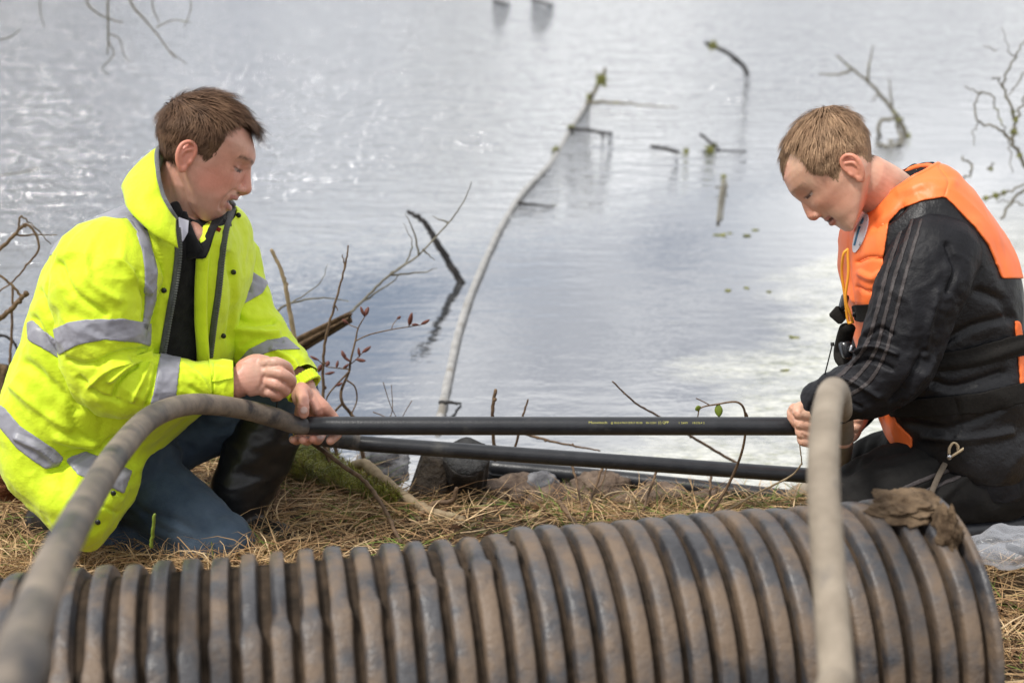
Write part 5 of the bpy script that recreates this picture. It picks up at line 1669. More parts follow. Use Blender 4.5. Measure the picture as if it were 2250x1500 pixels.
V, F = ringloft([ring + dirn * 0.006, ring, e0 - dirn * 0.006 + (ring - e0) * 0.6, e0 - dirn * 0.005 + (ring - e0) * 0.2])
obj('cut_face', V, F, M_cutwood, st)
V, F = log_mesh(at(966, 1000, 2.80), at(925, 1112, 2.78) - np.array([0, 0, 0.05]), 0.036, 0.050, 9)
tag(obj('bark_log', V, F, M_darkbark), 'short barked log leaning beside the charred stump', 'log')

# pale driftwood branch and mossy log
def stick(name, pts, r0, r1, label, m=None, cat='stick', k=8, n=8, group=None, side=None, buds=0, seed=0):
    P = catmull([at(*p) for p in pts], k)
    rs = np.random.default_rng(seed + int(abs(pts[0][0]) * 7 + abs(pts[-1][1])))
    P[1:-1] += rs.normal(size=P[1:-1].shape) * min(r0, 0.003) * 0.22
    S = Soup()
    R = np.linspace(r0, r1, len(P)) * (1 + 0.05 * rs.normal(size=len(P)))
    S.tube(P, np.abs(R), n)
    if side:
        for sp in side:
            q = catmull([at(*p) for p in sp], 6)
            rr = np.interp(np.linspace(0, 1, len(q)), [0, 1], [r0 * 0.55, r1 * 0.6])
            q[1:-1] += rs.normal(size=q[1:-1].shape) * 0.0010
            S.tube(q, rr, 6)
    for i in range(buds):
        j = rs.integers(2, len(P) - 1)
        S.ell(P[j] + rs.normal(size=3) * R[j] * 0.5, (R[j] * 1.25,) * 3, 8, 5)
    o = sobj(name, S, m or M_twig)
    return tag(o, label, cat, group)

stick('driftwood_branch', [(770, 1030, 2.86), (800, 1020, 2.83), (838, 1050, 2.77), (884, 1086, 2.71), (944, 1122, 2.66), (1015, 1142, 2.64)], 0.013, 0.009, 'thick pale branch slanting down from the mossy log to the stump', M_twigpale, 'branch', n=14)
P = catmull([at(600, 1000, 2.90), at(690, 1022, 2.83), at(775, 1055, 2.76), at(860, 1094, 2.69)], 10)
V, F = tube(P, np.linspace(0.052, 0.010, len(P)), 24)
V = V + 0.010 * np.stack([fbm(V * 25, 1, 3), fbm(V * 25, 2, 3), fbm(V * 25, 3, 3)], 1)
ml = obj('mossy_log', V, F, M_moss)
tag(ml, 'log covered in bright green moss at the waterline', 'log')

def blades(name, base, dirs, length, lean, width, tint, parent=None, segs=4, droop=0.5, seed=1):
    """many curved blades as one mesh"""
    n = len(base)
    rs = np.random.default_rng(seed)
    d = dirs / (np.linalg.norm(dirs, axis=1)[:, None] + 1e-9)
    up = np.array([0, 0, 1.0])
    side = np.cross(d, up); side /= np.linalg.norm(side, axis=1)[:, None] + 1e-9
    tw = rs.normal(size=n) * 0.7
    wv = side * np.cos(tw)[:, None] + up * np.sin(tw)[:, None]
    bend = side * (rs.normal(size=n) * 0.35)[:, None]
    VV = np.zeros((n, (segs + 1) * 2, 3))
    for k in range(segs + 1):
        t = k / segs
        h = np.sin(lean) * (t - droop * t * t)
        p = base + (d * (np.cos(lean) * t)[:, None] + bend * (t * t) + up * h[:, None]) * length[:, None]
        w = (width * (1 - 0.85 * t ** 1.6))[:, None]
        VV[:, 2 * k] = p - wv * w; VV[:, 2 * k + 1] = p + wv * w
    fs = np.array([[2 * k, 2 * k + 1, 2 * k + 3, 2 * k + 2] for k in range(segs)])[None]
    FF = ((np.arange(n) * (segs + 1) * 2)[:, None, None] + fs).reshape(-1, 4)
    o = obj(name, VV.reshape(-1, 3), FF, M_grass, parent, world=True)
    setcol(o, np.repeat(tint, (segs + 1) * 2, axis=0))
    return o

STRAW = np.array([[0.52, 0.36, 0.20], [0.66, 0.51, 0.32], [0.36, 0.225, 0.12], [0.17, 0.105, 0.055], [0.58, 0.42, 0.23], [0.44, 0.30, 0.15]]) * np.array([1.04, 1.0, 0.95])
def straw_field(n, xr, yr, lmin, lmax, leanmax, seed, keep=None, green=0.05, w=(0.0007, 0.0017), lb=(1.2, 4.0)):
    rs = np.random.default_rng(seed)
    x = rs.uniform(*xr, n); y = rs.uniform(*yr, n)
    ok = y < bank_edge(x) - 0.03
    dens = vnoise(np.stack([x * 5, y * 5, x * 0], 1), seed) * 0.5 + 0.62
    ok &= rs.uniform(size=n) < dens
    if keep is not None: ok &= keep(x, y)
    x, y = x[ok], y[ok]
    n = len(x)
    z = ground_h(x, y)
    az = rs.uniform(0, 2 * math.pi, n) + 0.8 * vnoise(np.stack([x * 3, y * 3, x * 0], 1), seed + 1)
    d = np.stack([np.cos(az), np.sin(az) * 0.8, az * 0], 1)
    ln = rs.uniform(lmin, lmax, n)
    lean = rs.beta(*lb, n) * leanmax + 0.06
    c = STRAW[rs.integers(0, len(STRAW), n)] * rs.uniform(0.75, 1.2, n)[:, None]
    g = rs.uniform(size=n) < green * (1 + 2 * (vnoise(np.stack([x * 4, y * 4, x * 0 + 9], 1), seed + 2) > 0.3))
    c[g] = np.array([0.13, 0.19, 0.035]) * rs.uniform(0.7, 1.4, g.sum())[:, None]
    return np.stack([x, y, z - 0.002 + rs.uniform(0, 0.012, n)], 1), d, ln, lean, rs.uniform(*w, n), c

g1 = straw_field(42000, (-1.5, 1.5), (1.9, 3.4), 0.05, 0.16, 0.9, 5)
o = blades('dry_grass', *g1, seed=3)
tag(o, 'flattened tan dry grass covering the bank', 'grass', kind='stuff')
keep = lambda x, y: (x > -0.45) & (y > bank_edge(x) - 0.34) & ~((x > -0.28) & (x < 0.02) & (y > 2.5))
g5 = straw_field(9000, (-0.5, 0.75), (2.4, 3.0), 0.05, 0.15, 1.4, 25, keep, 0.22, (0.0007, 0.0013))
o = blades('verge_grass', *g5, droop=0.6, seed=14)
tag(o, 'ragged dry and green grass growing up among the bank stones', 'grass', kind='stuff')
rs = np.random.default_rng(77)
nl_ = 2600
lx, ly = rs.uniform(-1.4, 1.4, nl_), rs.uniform(1.95, 2.9, nl_)
ok = ly < bank_edge(lx) - 0.03
lx, ly = lx[ok], ly[ok]
az = rs.uniform(0, 6.28, len(lx))
lc = np.array([[0.16, 0.085, 0.045], [0.10, 0.055, 0.03], [0.26, 0.15, 0.08], [0.21, 0.17, 0.10]])[rs.integers(0, 4, len(lx))]
o = blades('leaf_litter', np.stack([lx, ly, ground_h(lx, ly) + 0.004], 1), np.stack([np.cos(az), np.sin(az), az * 0], 1), rs.uniform(0.012, 0.035, len(lx)), rs.uniform(0.1, 0.7, len(lx)), rs.uniform(0.003, 0.008, len(lx)), lc, None, 3, 0.6, 17)
tag(o, 'brown leaf litter scattered through the dry grass', 'leaf litter', kind='stuff')
# longer tangled clump in front of the kneeling man's jeans
keep = lambda x, y: ((x + 0.66) / 0.36) ** 2 + ((y - 2.385) / 0.06) ** 2 < 1
g2 = straw_field(11000, (-1.1, -0.2), (2.25, 2.5), 0.08, 0.21, 1.5, 9, keep, 0.03, (0.0008, 0.0015), (1.8, 2.4))
o = blades('grass_clump', *g2, droop=0.75, seed=4)
tag(o, 'tangled clump of long dry grass in front of the blue jeans', 'grass', kind='stuff')
keep = lambda x, y: ((x - 0.40) / 0.16) ** 2 + ((y - 2.56) / 0.10) ** 2 < 1
g3 = straw_field(900, (0.2, 0.6), (2.4, 2.75), 0.06, 0.14, 1.5, 12, keep, 0.75, (0.0010, 0.0018))
o = blades('green_grass', *g3, droop=0.6, seed=6)
tag(o, 'tuft of fresh green grass by the lower pipe near the pale hose', 'grass', kind='stuff')
keep = lambda x, y: ((x + 1.02) / 0.30) ** 2 + ((y - 2.75) / 0.40) ** 2 < 1
g4 = straw_field(5000, (-1.5, -0.6), (2.3, 3.3), 0.06, 0.17, 1.2, 15, keep, 0.30)
o = blades('bank_grass', *g4, droop=0.65, seed=8)
tag(o, 'brown and green grass behind the yellow jacket at the left edge', 'grass', kind='stuff')
# moss fuzz on the log
rs = np.random.default_rng(3)
mv = np.array([v.co[:] for v in ml.data.vertices]) + np.array(ml.location)
pk = rs.integers(0, len(mv), 5000)
mb = mv[pk] + rs.normal(size=(5000, 3)) * 0.004
mc = np.array([[0.21, 0.22, 0.03], [0.15, 0.18, 0.025], [0.30, 0.29, 0.06], [0.22, 0.15, 0.07]])[rs.integers(0, 4, 5000)] * rs.uniform(0.6, 1.5, 5000)[:, None]
o = blades('moss_fuzz', mb, rs.normal(size=(5000, 3)), rs.uniform(0.006, 0.018, 5000), rs.uniform(0.5, 1.5, 5000), rs.uniform(0.0006, 0.0012, 5000), mc, ml, 2, 0.3, 5)
o['kind'] = 'stuff'

# rotten wood, rope, standing blade at the left
c = atz(60, 1140, 0.0)
clod('rotten_log', (c[0] - 0.02, c[1] + 0.12, 0.05), (0.14, 0.09, 0.07), 21, 'crumbling red brown rotten log behind the black boot at the left', M_rot, 'log', 0.3, 1.6)
c = at(-10, 930, 3.0)
V, F = log_mesh(at(-30, 1040, 3.05), at(0, 800, 3.12), 0.035, 0.022, 31)
tag(obj('broken_log', V, F, M_bark), 'broken brown log standing at the left edge behind the yellow jacket', 'log')
stick('rope', [(-40, 1022, 2.86), (0, 1012, 2.84), (30, 1006, 2.82), (60, 1010, 2.80), (85, 1024, 2.78), (110, 1060, 2.77)], 0.0042, 0.0042, 'turquoise rope lying on the bank behind the yellow jacket', M_rope, 'rope')
stick('grass_stalk', [(333, 1200, 2.36), (336, 1165, 2.36), (340, 1130, 2.36)], 0.0034, 0.0030, 'single thick green stalk standing in front of the blue jeans', M_greenleaf, 'stalk')

# ---- sticks and twigs on the bank
SG = 'sticks and twigs on the bank'
stick('stick', [(540, 1176, 2.58), (678, 1153, 2.62), (767, 1143, 2.66), (820, 1153, 2.63), (944, 1143, 2.64), (1087, 1107, 2.72), (1161, 1111, 2.72)], 0.0062, 0.0045, 'long thin stick lying from the boot to the broad stone', M_twigpale, 'stick', group=SG)
stick('stick', [(905, 1150, 2.62), (955, 1107, 2.68), (994, 1100, 2.68), (1003, 1073, 2.68)], 0.0058, 0.0045, 'red brown stick bent upwards in front of the charred stump', M_twig, 'stick', group=SG)
stick('stick', [(686, 972, 2.74), (749, 1019, 2.70), (802, 1058, 2.67), (841, 1111, 2.60), (880, 1190, 2.50)], 0.0046, 0.0040, 'long brown stick slanting from the hand down to the grass', M_twig, 'stick', group=SG)
stick('stick', [(713, 978, 2.80), (735, 1050, 2.77), (765, 1130, 2.70)], 0.0045, 0.0040, 'left of two upright sticks beside the long slanting stick', M_twig, 'stick', group=SG)
stick('stick', [(736, 980, 2.83), (752, 1050, 2.79), (774, 1120, 2.73)], 0.0042, 0.0036, 'right of two upright sticks beside the long slanting stick', M_twig, 'stick', group=SG)
stick('stick', [(622, 1010, 2.70), (606, 1090, 2.66), (594, 1160, 2.62)], 0.0050, 0.0044, 'reddish upright stick just right of the black boot', M_twig, 'stick', group=SG)
stick('stick', [(1228, 1102, 2.66), (1255, 1138, 2.60), (1284, 1176, 2.52)], 0.0052, 0.0042, 'short brown stick propped in front of the flat pale stone', M_twig, 'stick', group=SG)
stick('twig', [(1256, 1018, 2.78), (1270, 1071, 2.74), (1282, 1125, 2.66)], 0.0028, 0.0024, 'thin upright twig left of the forked crossing twigs', M_twig, 'twig', group=SG)
stick('twig', [(1326, 1020, 2.78), (1299, 1096, 2.70), (1276, 1165, 2.56)], 0.0034, 0.0026, 'brown twig leaning right above the flat pale stone', M_twig, 'twig', group=SG, side=[[(1305, 1085, 2.71), (1322, 1060, 2.74), (1332, 1030, 2.76)]])
stick('twig', [(1442, 1036, 2.74), (1425, 1085, 2.70), (1410, 1132, 2.64)], 0.0030, 0.0026, 'brown twig standing before the rounded dark stone', M_twig, 'twig', group=SG)
stick('twig', [(1562, 1044, 2.76), (1560, 1090, 2.70), (1556, 1135, 2.64)], 0.0028, 0.0024, 'thin straight twig left of the green leaved stem', M_twig, 'twig', group=SG)
stick('straw', [(1324, 1093, 2.60), (1349, 1081, 2.60), (1383, 1084, 2.60), (1405, 1134, 2.58), (1410, 1160, 2.56)], 0.0022, 0.0014, 'pale arched straw over the stones', M_twigpale, 'straw', group=SG)
stick('straw', [(1762, 1018, 2.48), (1735, 1047, 2.50), (1660, 1085, 2.54), (1573, 1135, 2.58)], 0.0016, 0.0022, 'long pale straw rising towards the hand at the pipe end', M_twigpale, 'straw', group=SG)
stick('twig', [(1755, 962, 2.46), (1760, 1000, 2.46), (1762, 1020, 2.47)], 0.0012, 0.0012, 'fine straw hanging from the hand at the pipe end', M_twigpale, 'straw', group=SG)
stick('twig', [(1088, 1010, 2.86), (1082, 910, 2.84), (1089, 857, 2.84)], 0.0040, 0.0036, 'cut upright stem rising behind the printed pipe above the stump', M_twig, 'twig', group=SG, buds=2)
stick('twig', [(1128, 1000, 2.88), (1146, 925, 2.86), (1160, 878, 2.86)], 0.0030, 0.0018, 'short leaning twig right of the cut upright stem', M_twig, 'twig', group=SG)
stick('twig', [(1346, 838, 2.76), (1395, 884, 2.80), (1450, 916, 2.86), (1530, 965, 2.94), (1610, 1012, 3.0), (1680, 1050, 3.02)], 0.0016, 0.0040, 'long bare twig slanting down behind the pipes to the right', M_twig, 'twig', group=SG, buds=5)
stick('twig', [(1140, 948, 2.95), (1200, 966, 2.95), (1265, 980, 2.95), (1318, 990, 2.95)], 0.0036, 0.0018, 'knobbly twig lying between the two upper pipes', M_twig, 'twig', group=SG, buds=4)
lt = empty('leafy_stem', at(1545, 1160, 2.60), 'thin green stem with one hanging green leaf above the printed pipe', 'plant')
S = Soup()
S.tube(catmull([at(1540, 1165, 2.58), at(1600, 1065, 2.60), at(1632, 985, 2.58), at(1638, 915, 2.56), at(1622, 884, 2.55), at(1575, 888, 2.55), at(1540, 896, 2.55), at(1533, 915, 2.55)], 7), np.linspace(0.0032, 0.0012, 50), 8)
S.tube(catmull([at(1560, 890, 2.55), at(1545, 882, 2.55), at(1530, 875, 2.55)], 4), 0.0011, 6)
S.tube([at(1638, 908, 2.56), at(1641, 914, 2.56)], 0.003, 6)
sobj('stem', S, M_twig, lt)
def leaf(c, tip, width, m, parent, curl=0.15, name='leaf', n=8):
    c = np.asarray(c); tip = np.asarray(tip)
    d = tip - c; L_ = np.linalg.norm(d); d = d / L_
    s = nrm(np.cross(d, [0.15, 1, 0.2])); u = np.cross(s, d)
    V, F = [], []
    for i in range(n + 1):
        t = i / n
        w = width * (math.sin(math.pi * min(1, t * 0.96 + 0.02)) ** 0.8)
        for k in (-1, -0.5, 0, 0.5, 1):
            V.append(c + d * L_ * t + s * w * k + u * (curl * width * abs(k) + curl * L_ * 0.4 * t * t))
    for i in range(n):
        for k in range(4):
            a = i * 5 + k
            F.append((a, a + 1, a + 6, a + 5))
    o = obj(name, np.array(V), F, m, parent)
    sd = o.modifiers.new('thickness', 'SOLIDIFY'); sd.thickness = 0.0006
    return o
leaf(at(1578, 887, 2.55), at(1580, 916, 2.545), 0.0078, M_greenleaf, lt)
leaf(at(1540, 894, 2.55), at(1528, 900, 2.545), 0.0060, M_greenleaf, lt)

# shrub with dry red leaves behind the far hand
sh = empty('red_leaf_shrub', at(790, 1000, 2.98), 'small bare shrub with dry red leaves right of the yellow cuff', 'shrub')
S = Soup()
SY = 2.96
def br(pts, r0, r1): S.tube(catmull([at(x, y, SY + 0.0006 * (i % 3) * 10) for i, (x, y) in enumerate(pts)], 5), np.linspace(r0, r1, (len(pts) - 1) * 5 + 1 if len(pts) > 2 else 6), 7)
br([(800, 1010), (785, 950), (773, 912), (753, 886), (750, 858), (767, 816), (770, 794), (781, 749), (787, 721), (801, 696)], 0.0050, 0.0012)
br([(781, 749), (812, 735), (860, 724), (896, 718), (924, 714)], 0.0016, 0.0010)
br([(767, 811), (739, 808), (717, 805), (700, 792)], 0.0016, 0.0010)
br([(770, 800), (782, 790), (795, 776)], 0.0014, 0.0010)
br([(767, 816), (728, 858), (716, 880), (712, 905)], 0.0022, 0.0016)
br([(762, 835), (780, 850), (784, 880), (772, 910)], 0.0020, 0.0016)
br([(860, 724), (864, 712), (872, 702)], 0.0010, 0.0008)
br([(787, 721), (765, 712), (758, 705)], 0.0012, 0.0008)
br([(773, 912), (800, 925), (850, 930), (900, 920)], 0.0022, 0.0010)
br([(850, 930), (862, 900), (860, 845)], 0.0012, 0.0008)
br([(842, 840), (858, 890), (875, 925)], 0.0010, 0.0008)
br([(753, 886), (735, 905), (720, 935)], 0.0030, 0.0022)
br([(820, 905), (845, 915), (880, 935), (920, 940)], 0.0012, 0.0010)
br([(905, 880), (890, 905), (878, 930)], 0.0010, 0.0008)
sobj('branches', S, M_twig, sh)
rs = np.random.default_rng(5)
for (x, y, dx, dy) in ((801, 696, 6, -16), (801, 696, -9, -14), (924, 714, 12, -4), (920, 714, -10, 2), (898, 718, 3, -18), (700, 792, -16, -4), (706, 800, -6, 14), (717, 805, 4, -9), (795, 776, 14, -8), (790, 784, -4, -14), (770, 796, -18, -10), (766, 800, -12, 12), (760, 790, -10, -12), (780, 790, 14, 6), (739, 808, 2, -12), (872, 702, 6, -4), (765, 712, -10, -4), (736, 818, -14, 6), (752, 842, -14, 8)):
    leaf(at(x, y, SY - 0.003), at(x + dx * 1.15, y + dy * 1.15, SY - 0.01 + rs.uniform(-0.01, 0.01)), rs.uniform(0.0030, 0.0048), M_redleaf, sh, 0.9)

stick('stick', [(668, 1010, 3.10), (656, 880, 3.13), (650, 770, 3.15), (632, 655, 3.15), (620, 600, 3.15), (597, 550, 3.15)], 0.0068, 0.0042, 'upright tan stick behind the yellow sleeve', M_twigpale, 'stick', group=SG, buds=2)
stick('stick', [(722, 1000, 2.98), (711, 880, 3.0), (712, 770, 3.0), (732, 680, 3.0), (757, 590, 3.0), (765, 540, 3.0)], 0.0042, 0.0016, 'tall thin twig standing through the red leaf shrub', M_twig, 'stick', group=SG, buds=4, side=[[(733, 676, 3.0), (738, 672, 3.0), (742, 682, 3.0)], [(757, 590, 3.0), (752, 560, 3.0)]])
V, F = log_mesh(at(500, 840, 3.40), at(770, 694, 3.2), 0.026, 0.007, 41, 0.5)
tag(obj('broken_branch', V, F, M_bark), 'thick broken branch with rough bark pointing over the water from behind the sleeve', 'branch')
stick('bare_branch', [(560, 830, 3.35), (650, 782, 3.38), (735, 715, 3.42), (790, 668, 3.45), (850, 610, 3.45), (920, 560, 3.5), (985, 490, 3.55), (1020, 440, 3.55), (1036, 400, 3.55)], 0.0052, 0.0010, 'fine bare branch reaching up and right above the broken branch', M_twiggrey, 'branch',
      side=[[(855, 606, 3.46), (895, 570, 3.5), (905, 530, 3.5), (885, 490, 3.5)], [(860, 604, 3.46), (930, 598, 3.5), (960, 588, 3.5)], [(920, 560, 3.5), (905, 500, 3.5), (890, 470, 3.5)], [(985, 490, 3.55), (950, 475, 3.55)], [(640, 785, 3.38), (590, 700, 3.4)], [(930, 548, 3.5), (955, 572, 3.5)], [(800, 660, 3.45), (860, 620, 3.47), (880, 600, 3.47)]])
stick('bare_branch', [(585, 700, 3.3), (640, 665, 3.3), (720, 655, 3.35), (765, 662, 3.35)], 0.0034, 0.0010, 'thin grey twig low over the water right of the yellow sleeve', M_twiggrey, 'branch', side=[[(640, 665, 3.3), (700, 625, 3.32), (720, 580, 3.34)]])
# left edge
stick('bare_branch', [(-60, 600, 3.1), (0, 547, 3.1), (32, 516, 3.1), (45, 501, 3.1), (59, 493, 3.1), (77, 512, 3.1), (85, 547, 3.1), (67, 573, 3.1), (27, 619, 3.1), (-10, 645, 3.1)], 0.0045, 0.0016, 'forked bare branch highest at the left edge beside the jacket shoulder', M_twig, 'branch', side=[[(40, 503, 3.1), (48, 475, 3.1), (80, 504, 3.12), (112, 536, 3.15)], [(30, 517, 3.1), (80, 516, 3.12), (125, 516, 3.15)]], buds=3)
stick('bare_branch', [(-60, 740, 3.0), (0, 699, 3.0), (27, 677, 3.0), (48, 653, 3.0), (60, 646, 3.0)], 0.0060, 0.0046, 'short thick branch lower at the left edge beside the jacket', M_twig, 'branch', side=[[(48, 653, 3.0), (24, 624, 3.0), (-10, 600, 3.0)]], buds=3)
stick('twig', [(20, 860, 3.2), (23, 792, 3.2), (27, 700, 3.2), (28, 627, 3.2)], 0.0040, 0.0028, 'thin upright twig at the left edge behind the thick branch', M_twig, 'twig', group=SG)
stick('twig', [(-20, 735, 3.3), (10, 738, 3.3), (30, 752, 3.3), (42, 775, 3.3)], 0.0042, 0.0030, 'dark curved twig at the left edge near the water', M_darkwood, 'twig', group=SG)

# ------------------------------------------------------------------ things standing and floating in the lake
def wpt(px, py, dz=0.0): return atz(px, py, WATER_Z + dz)
def wstick(name, pts, r0, r1, label, m, cat, sides=(), tufts=(), n=10, k=8, group=None):
    """pts: world points"""
    P = catmull(pts, k)
    rs = np.random.default_rng(int(abs(P[0][0] * 1000)) + len(P))
    P[1:-1] += rs.normal(size=P[1:-1].shape) * r0 * (0.02 if name == 'sunken_pole' else 0.12)
    e = empty(name, P[0], label, cat, group) if tufts else None
    S = Soup()
    S.tube(P, np.linspace(r0, r1, len(P)) * (1 + 0.06 * rs.normal(size=len(P))), n)
    for q, ra, rb in sides:
        Q = catmull(q, 6); Q[1:-1] += rs.normal(size=Q[1:-1].shape) * ra * 0.2
        S.tube(Q, np.linspace(ra, rb, len(Q)) * 0.7, 7)
    if e is None:
        return tag(sobj(name, S, m), label, cat, group)
    sobj('wood', S, m, e)
    for c, a in tufts:
        tuft('moss_tuft', c, a * 0.8, e)
    return e

def tuft(name, c, a, parent):
    """ragged tuft of moss: short blades round an uneven core"""
    V, F = ellipsoid((0, 0, 0), 1, 18, 10)
    V = V * (1 + 0.7 * fbm(V * 2.6, int(a * 1e5) % 97, 4))[:, None] * np.array([a * 0.6, a * 0.6, a * 0.55]) + np.asarray(c)
    S = Soup(); S.add(V, F)
    r_ = np.random.default_rng(int(a * 1e6) % 991)
    for _ in range(90):
        d = r_.normal(size=3); d /= np.linalg.norm(d)
        p = np.asarray(c) + d * a * 0.45
        q = p + (d + r_.normal(size=3) * 0.5) * a * r_.uniform(0.3, 0.9)
        w = np.cross(d, r_.normal(size=3)); w = w / np.linalg.norm(w) * a * 0.07
        S.add(np.array([p - w, p + w, q]), [(0, 1, 2)])
    o = sobj(name, S, M_moss, parent, smooth=False)
    o['kind'] = 'stuff'
    return o

pole = [wpt(962, 935, 0.01), wpt(970, 905, 0.01), wpt(985, 830, 0.012), wpt(1010, 720, 0.012), wpt(1045, 620, 0.012), wpt(1100, 500, 0.012), wpt(1150, 422, 0.012), wpt(1200, 370, 0.008), wpt(1225, 335, -0.004), wpt(1250, 290, 0.006), wpt(1288, 230, 0.014)]
top = wpt(1288, 230, 0.03)
wstick('sunken_pole', pole, 0.0105, 0.0125, 'long pale pole curving away across the water surface', M_pole, 'pole', n=14)
Yt = pole[-1][1]
wstick('mossy_stake', [wpt(1286, 234, -0.03), at(1300, 212, Yt), at(1312, 190, Yt), at(1330, 152, Yt)], 0.018, 0.010, 'mossy stake rising at the far end of the pale pole', M_twiggrey, 'stake', [([at(1292, 226, Yt), at(1340, 226, Yt - 0.1), at(1400, 230, Yt - 0.25), at(1490, 238, Yt - 0.5)], 0.020, 0.004)], [(at(1320, 172, Yt), 0.050), (at(1324, 182, Yt), 0.04), (at(1296, 212, Yt), 0.032)])
wstick('floating_twig', [wpt(1250, 284, 0.02), wpt(1290, 286, 0.03), wpt(1325, 292, 0.02), wpt(1345, 293, 0.0)], 0.012, 0.006, 'mossy twig sticking out sideways from the pale pole', M_darkwood, 'twig', [([wpt(1322, 290, 0.02), wpt(1325, 300, 0.0)], 0.01, 0.008)], [(wpt(1255, 282, 0.02), 0.032)])
wstick('moss_clump', [wpt(1215, 330, 0.0), wpt(1222, 327, 0.02), wpt(1230, 328, 0.0)], 0.008, 0.006, 'small yellow green moss clump on the pale pole', M_moss, 'moss', (), [(wpt(1222, 328, 0.012), 0.024)])
wstick('floating_twig', [wpt(1138, 446, 0.012), wpt(1165, 449, 0.016), wpt(1190, 452, 0.012), wpt(1218, 454, 0.0)], 0.008, 0.003, 'thin dark twig lying across the middle of the pale pole', M_darkwood, 'twig')
wstick('floating_twig', [wpt(968, 884, 0.02), wpt(990, 884, 0.022), wpt(1012, 886, 0.004)], 0.006, 0.003, 'short dark twig at the near end of the pale pole', M_darkwood, 'twig')
base = wpt(1021, 645, -0.04); Yb = base[1]
wstick('black_branch', [base, at(1015, 625, Yb), at(985, 575, Yb), at(960, 535, Yb - 0.02), at(940, 498, Yb - 0.03), at(922, 480, Yb - 0.03), at(897, 465, Yb - 0.03)], 0.016, 0.007, 'bent black branch standing in the water with a zigzag reflection', M_darkwood, 'branch', n=12)
b0 = wpt(1645, 172, -0.03); Yc = b0[1]
wstick('arched_branch', [b0, at(1636, 150, Yc), at(1615, 128, Yc), at(1590, 112, Yc), at(1560, 98, Yc), at(1550, 95, Yc)], 0.017, 0.012, 'dark arched branch curving out of the far water', M_darkwood, 'branch', [([at(1635, 146, Yc), at(1625, 142, Yc), at(1610, 132, Yc)], 0.010, 0.010)], [(at(1566, 100, Yc), 0.055)])
b0 = wpt(2000, 312, -0.03); Yc = b0[1]
a_ = lambda x, y: at(x, y, Yc)
wstick('dead_branch', [b0, a_(1992, 300), a_(1975, 262), a_(1960, 240), a_(1940, 215), a_(1908, 180), a_(1870, 150), a_(1838, 122)], 0.017, 0.005, 'bare dead branch leaning left out of the water behind the fair haired man', M_twiggrey, 'branch',
       [([a_(1908, 180), a_(1908, 150), a_(1914, 125), a_(1920, 100)], 0.012, 0.004), ([a_(1868, 155), a_(1835, 165), a_(1800, 162)], 0.012, 0.005), ([a_(1960, 240), a_(1957, 200), a_(1953, 175)], 0.010, 0.004), ([a_(1970, 262), a_(1940, 264), a_(1930, 285), a_(1938, 305), wpt(1960, 312, 0)], 0.014, 0.016), ([a_(1972, 270), a_(1985, 262)], 0.012, 0.008), ([a_(1968, 262), a_(1975, 290), wpt(1982, 310, 0)], 0.012, 0.012), ([a_(1998, 310), wpt(1975, 318, 0.01), wpt(1955, 322, 0.01), wpt(1930, 318, 0.0)], 0.014, 0.010), ([a_(1930, 205), a_(1920, 218), a_(1916, 222)], 0.007, 0.003)], [(a_(1994, 300), 0.03), (a_(1974, 262), 0.026)], k=6)
wstick('floating_twig', [wpt(1432, 322, 0.02), wpt(1465, 328, 0.02), wpt(1490, 334, 0.01)], 0.010, 0.010, 'dark floating twig left of the mossy floating one', M_darkwood, 'twig', (), [(wpt(1508, 331, 0.005), 0.022)])
wstick('mossy_floating_twig', [wpt(1540, 296, 0.06), wpt(1560, 312, 0.06), wpt(1580, 328, 0.02)], 0.009, 0.006, 'mossy twig floating in the middle of the calm water', M_darkwood, 'twig', [([wpt(1545, 334, 0.01), wpt(1600, 332, 0.012), wpt(1640, 332, 0.004)], 0.010, 0.005)], [(wpt(1560, 330, 0.02), 0.038), (wpt(1570, 320, 0.03), 0.022)])
wstick('floating_twig', [wpt(1590, 395, 0.02), wpt(1584, 430, 0.02), wpt(1578, 485, 0.01)], 0.009, 0.007, 'pair of thin sunken sticks pointing towards the camera', M_twiggrey, 'twig', [([wpt(1596, 400, 0.015), wpt(1590, 440, 0.015), wpt(1586, 480, 0.005)], 0.006, 0.005), ([wpt(1572, 412, 0.02), wpt(1600, 410, 0.02)], 0.006, 0.005)], [(wpt(1590, 388, 0.01), 0.020)])
for i, (x, y, a) in enumerate(((1583, 516, 0.020), (1640, 517, 0.012), (1605, 512, 0.010), (1600, 638, 0.010), (1640, 632, 0.008), (1745, 740, 0.010), (1727, 813, 0.009), (1660, 505, 0.010), (1690, 640, 0.008))):
    c = wpt(x, y, 0.002)
    V, F = rockshape(c, (a * 1.0, a * 0.5, a * 0.25), 300 + i, 20, 12, 1.1)
    tag(obj('weed_scrap', V, F, M_moss), ['scrap of green weed floating below the sunken sticks', 'small weed scrap right of the largest floating scrap', 'tiny weed scrap beside the largest floating scrap', 'tiny weed scrap on the pale film, left of a pair', 'tiny weed scrap on the pale film, right of a pair', 'dark weed scrap beside the orange vest strap', 'dark weed scrap lowest on the pale film left of the cable tie', 'tiny weed scrap nearest the bowed face', 'tiny weed scrap left of the orange vest'][i], 'weed', 'scraps floating on the water')
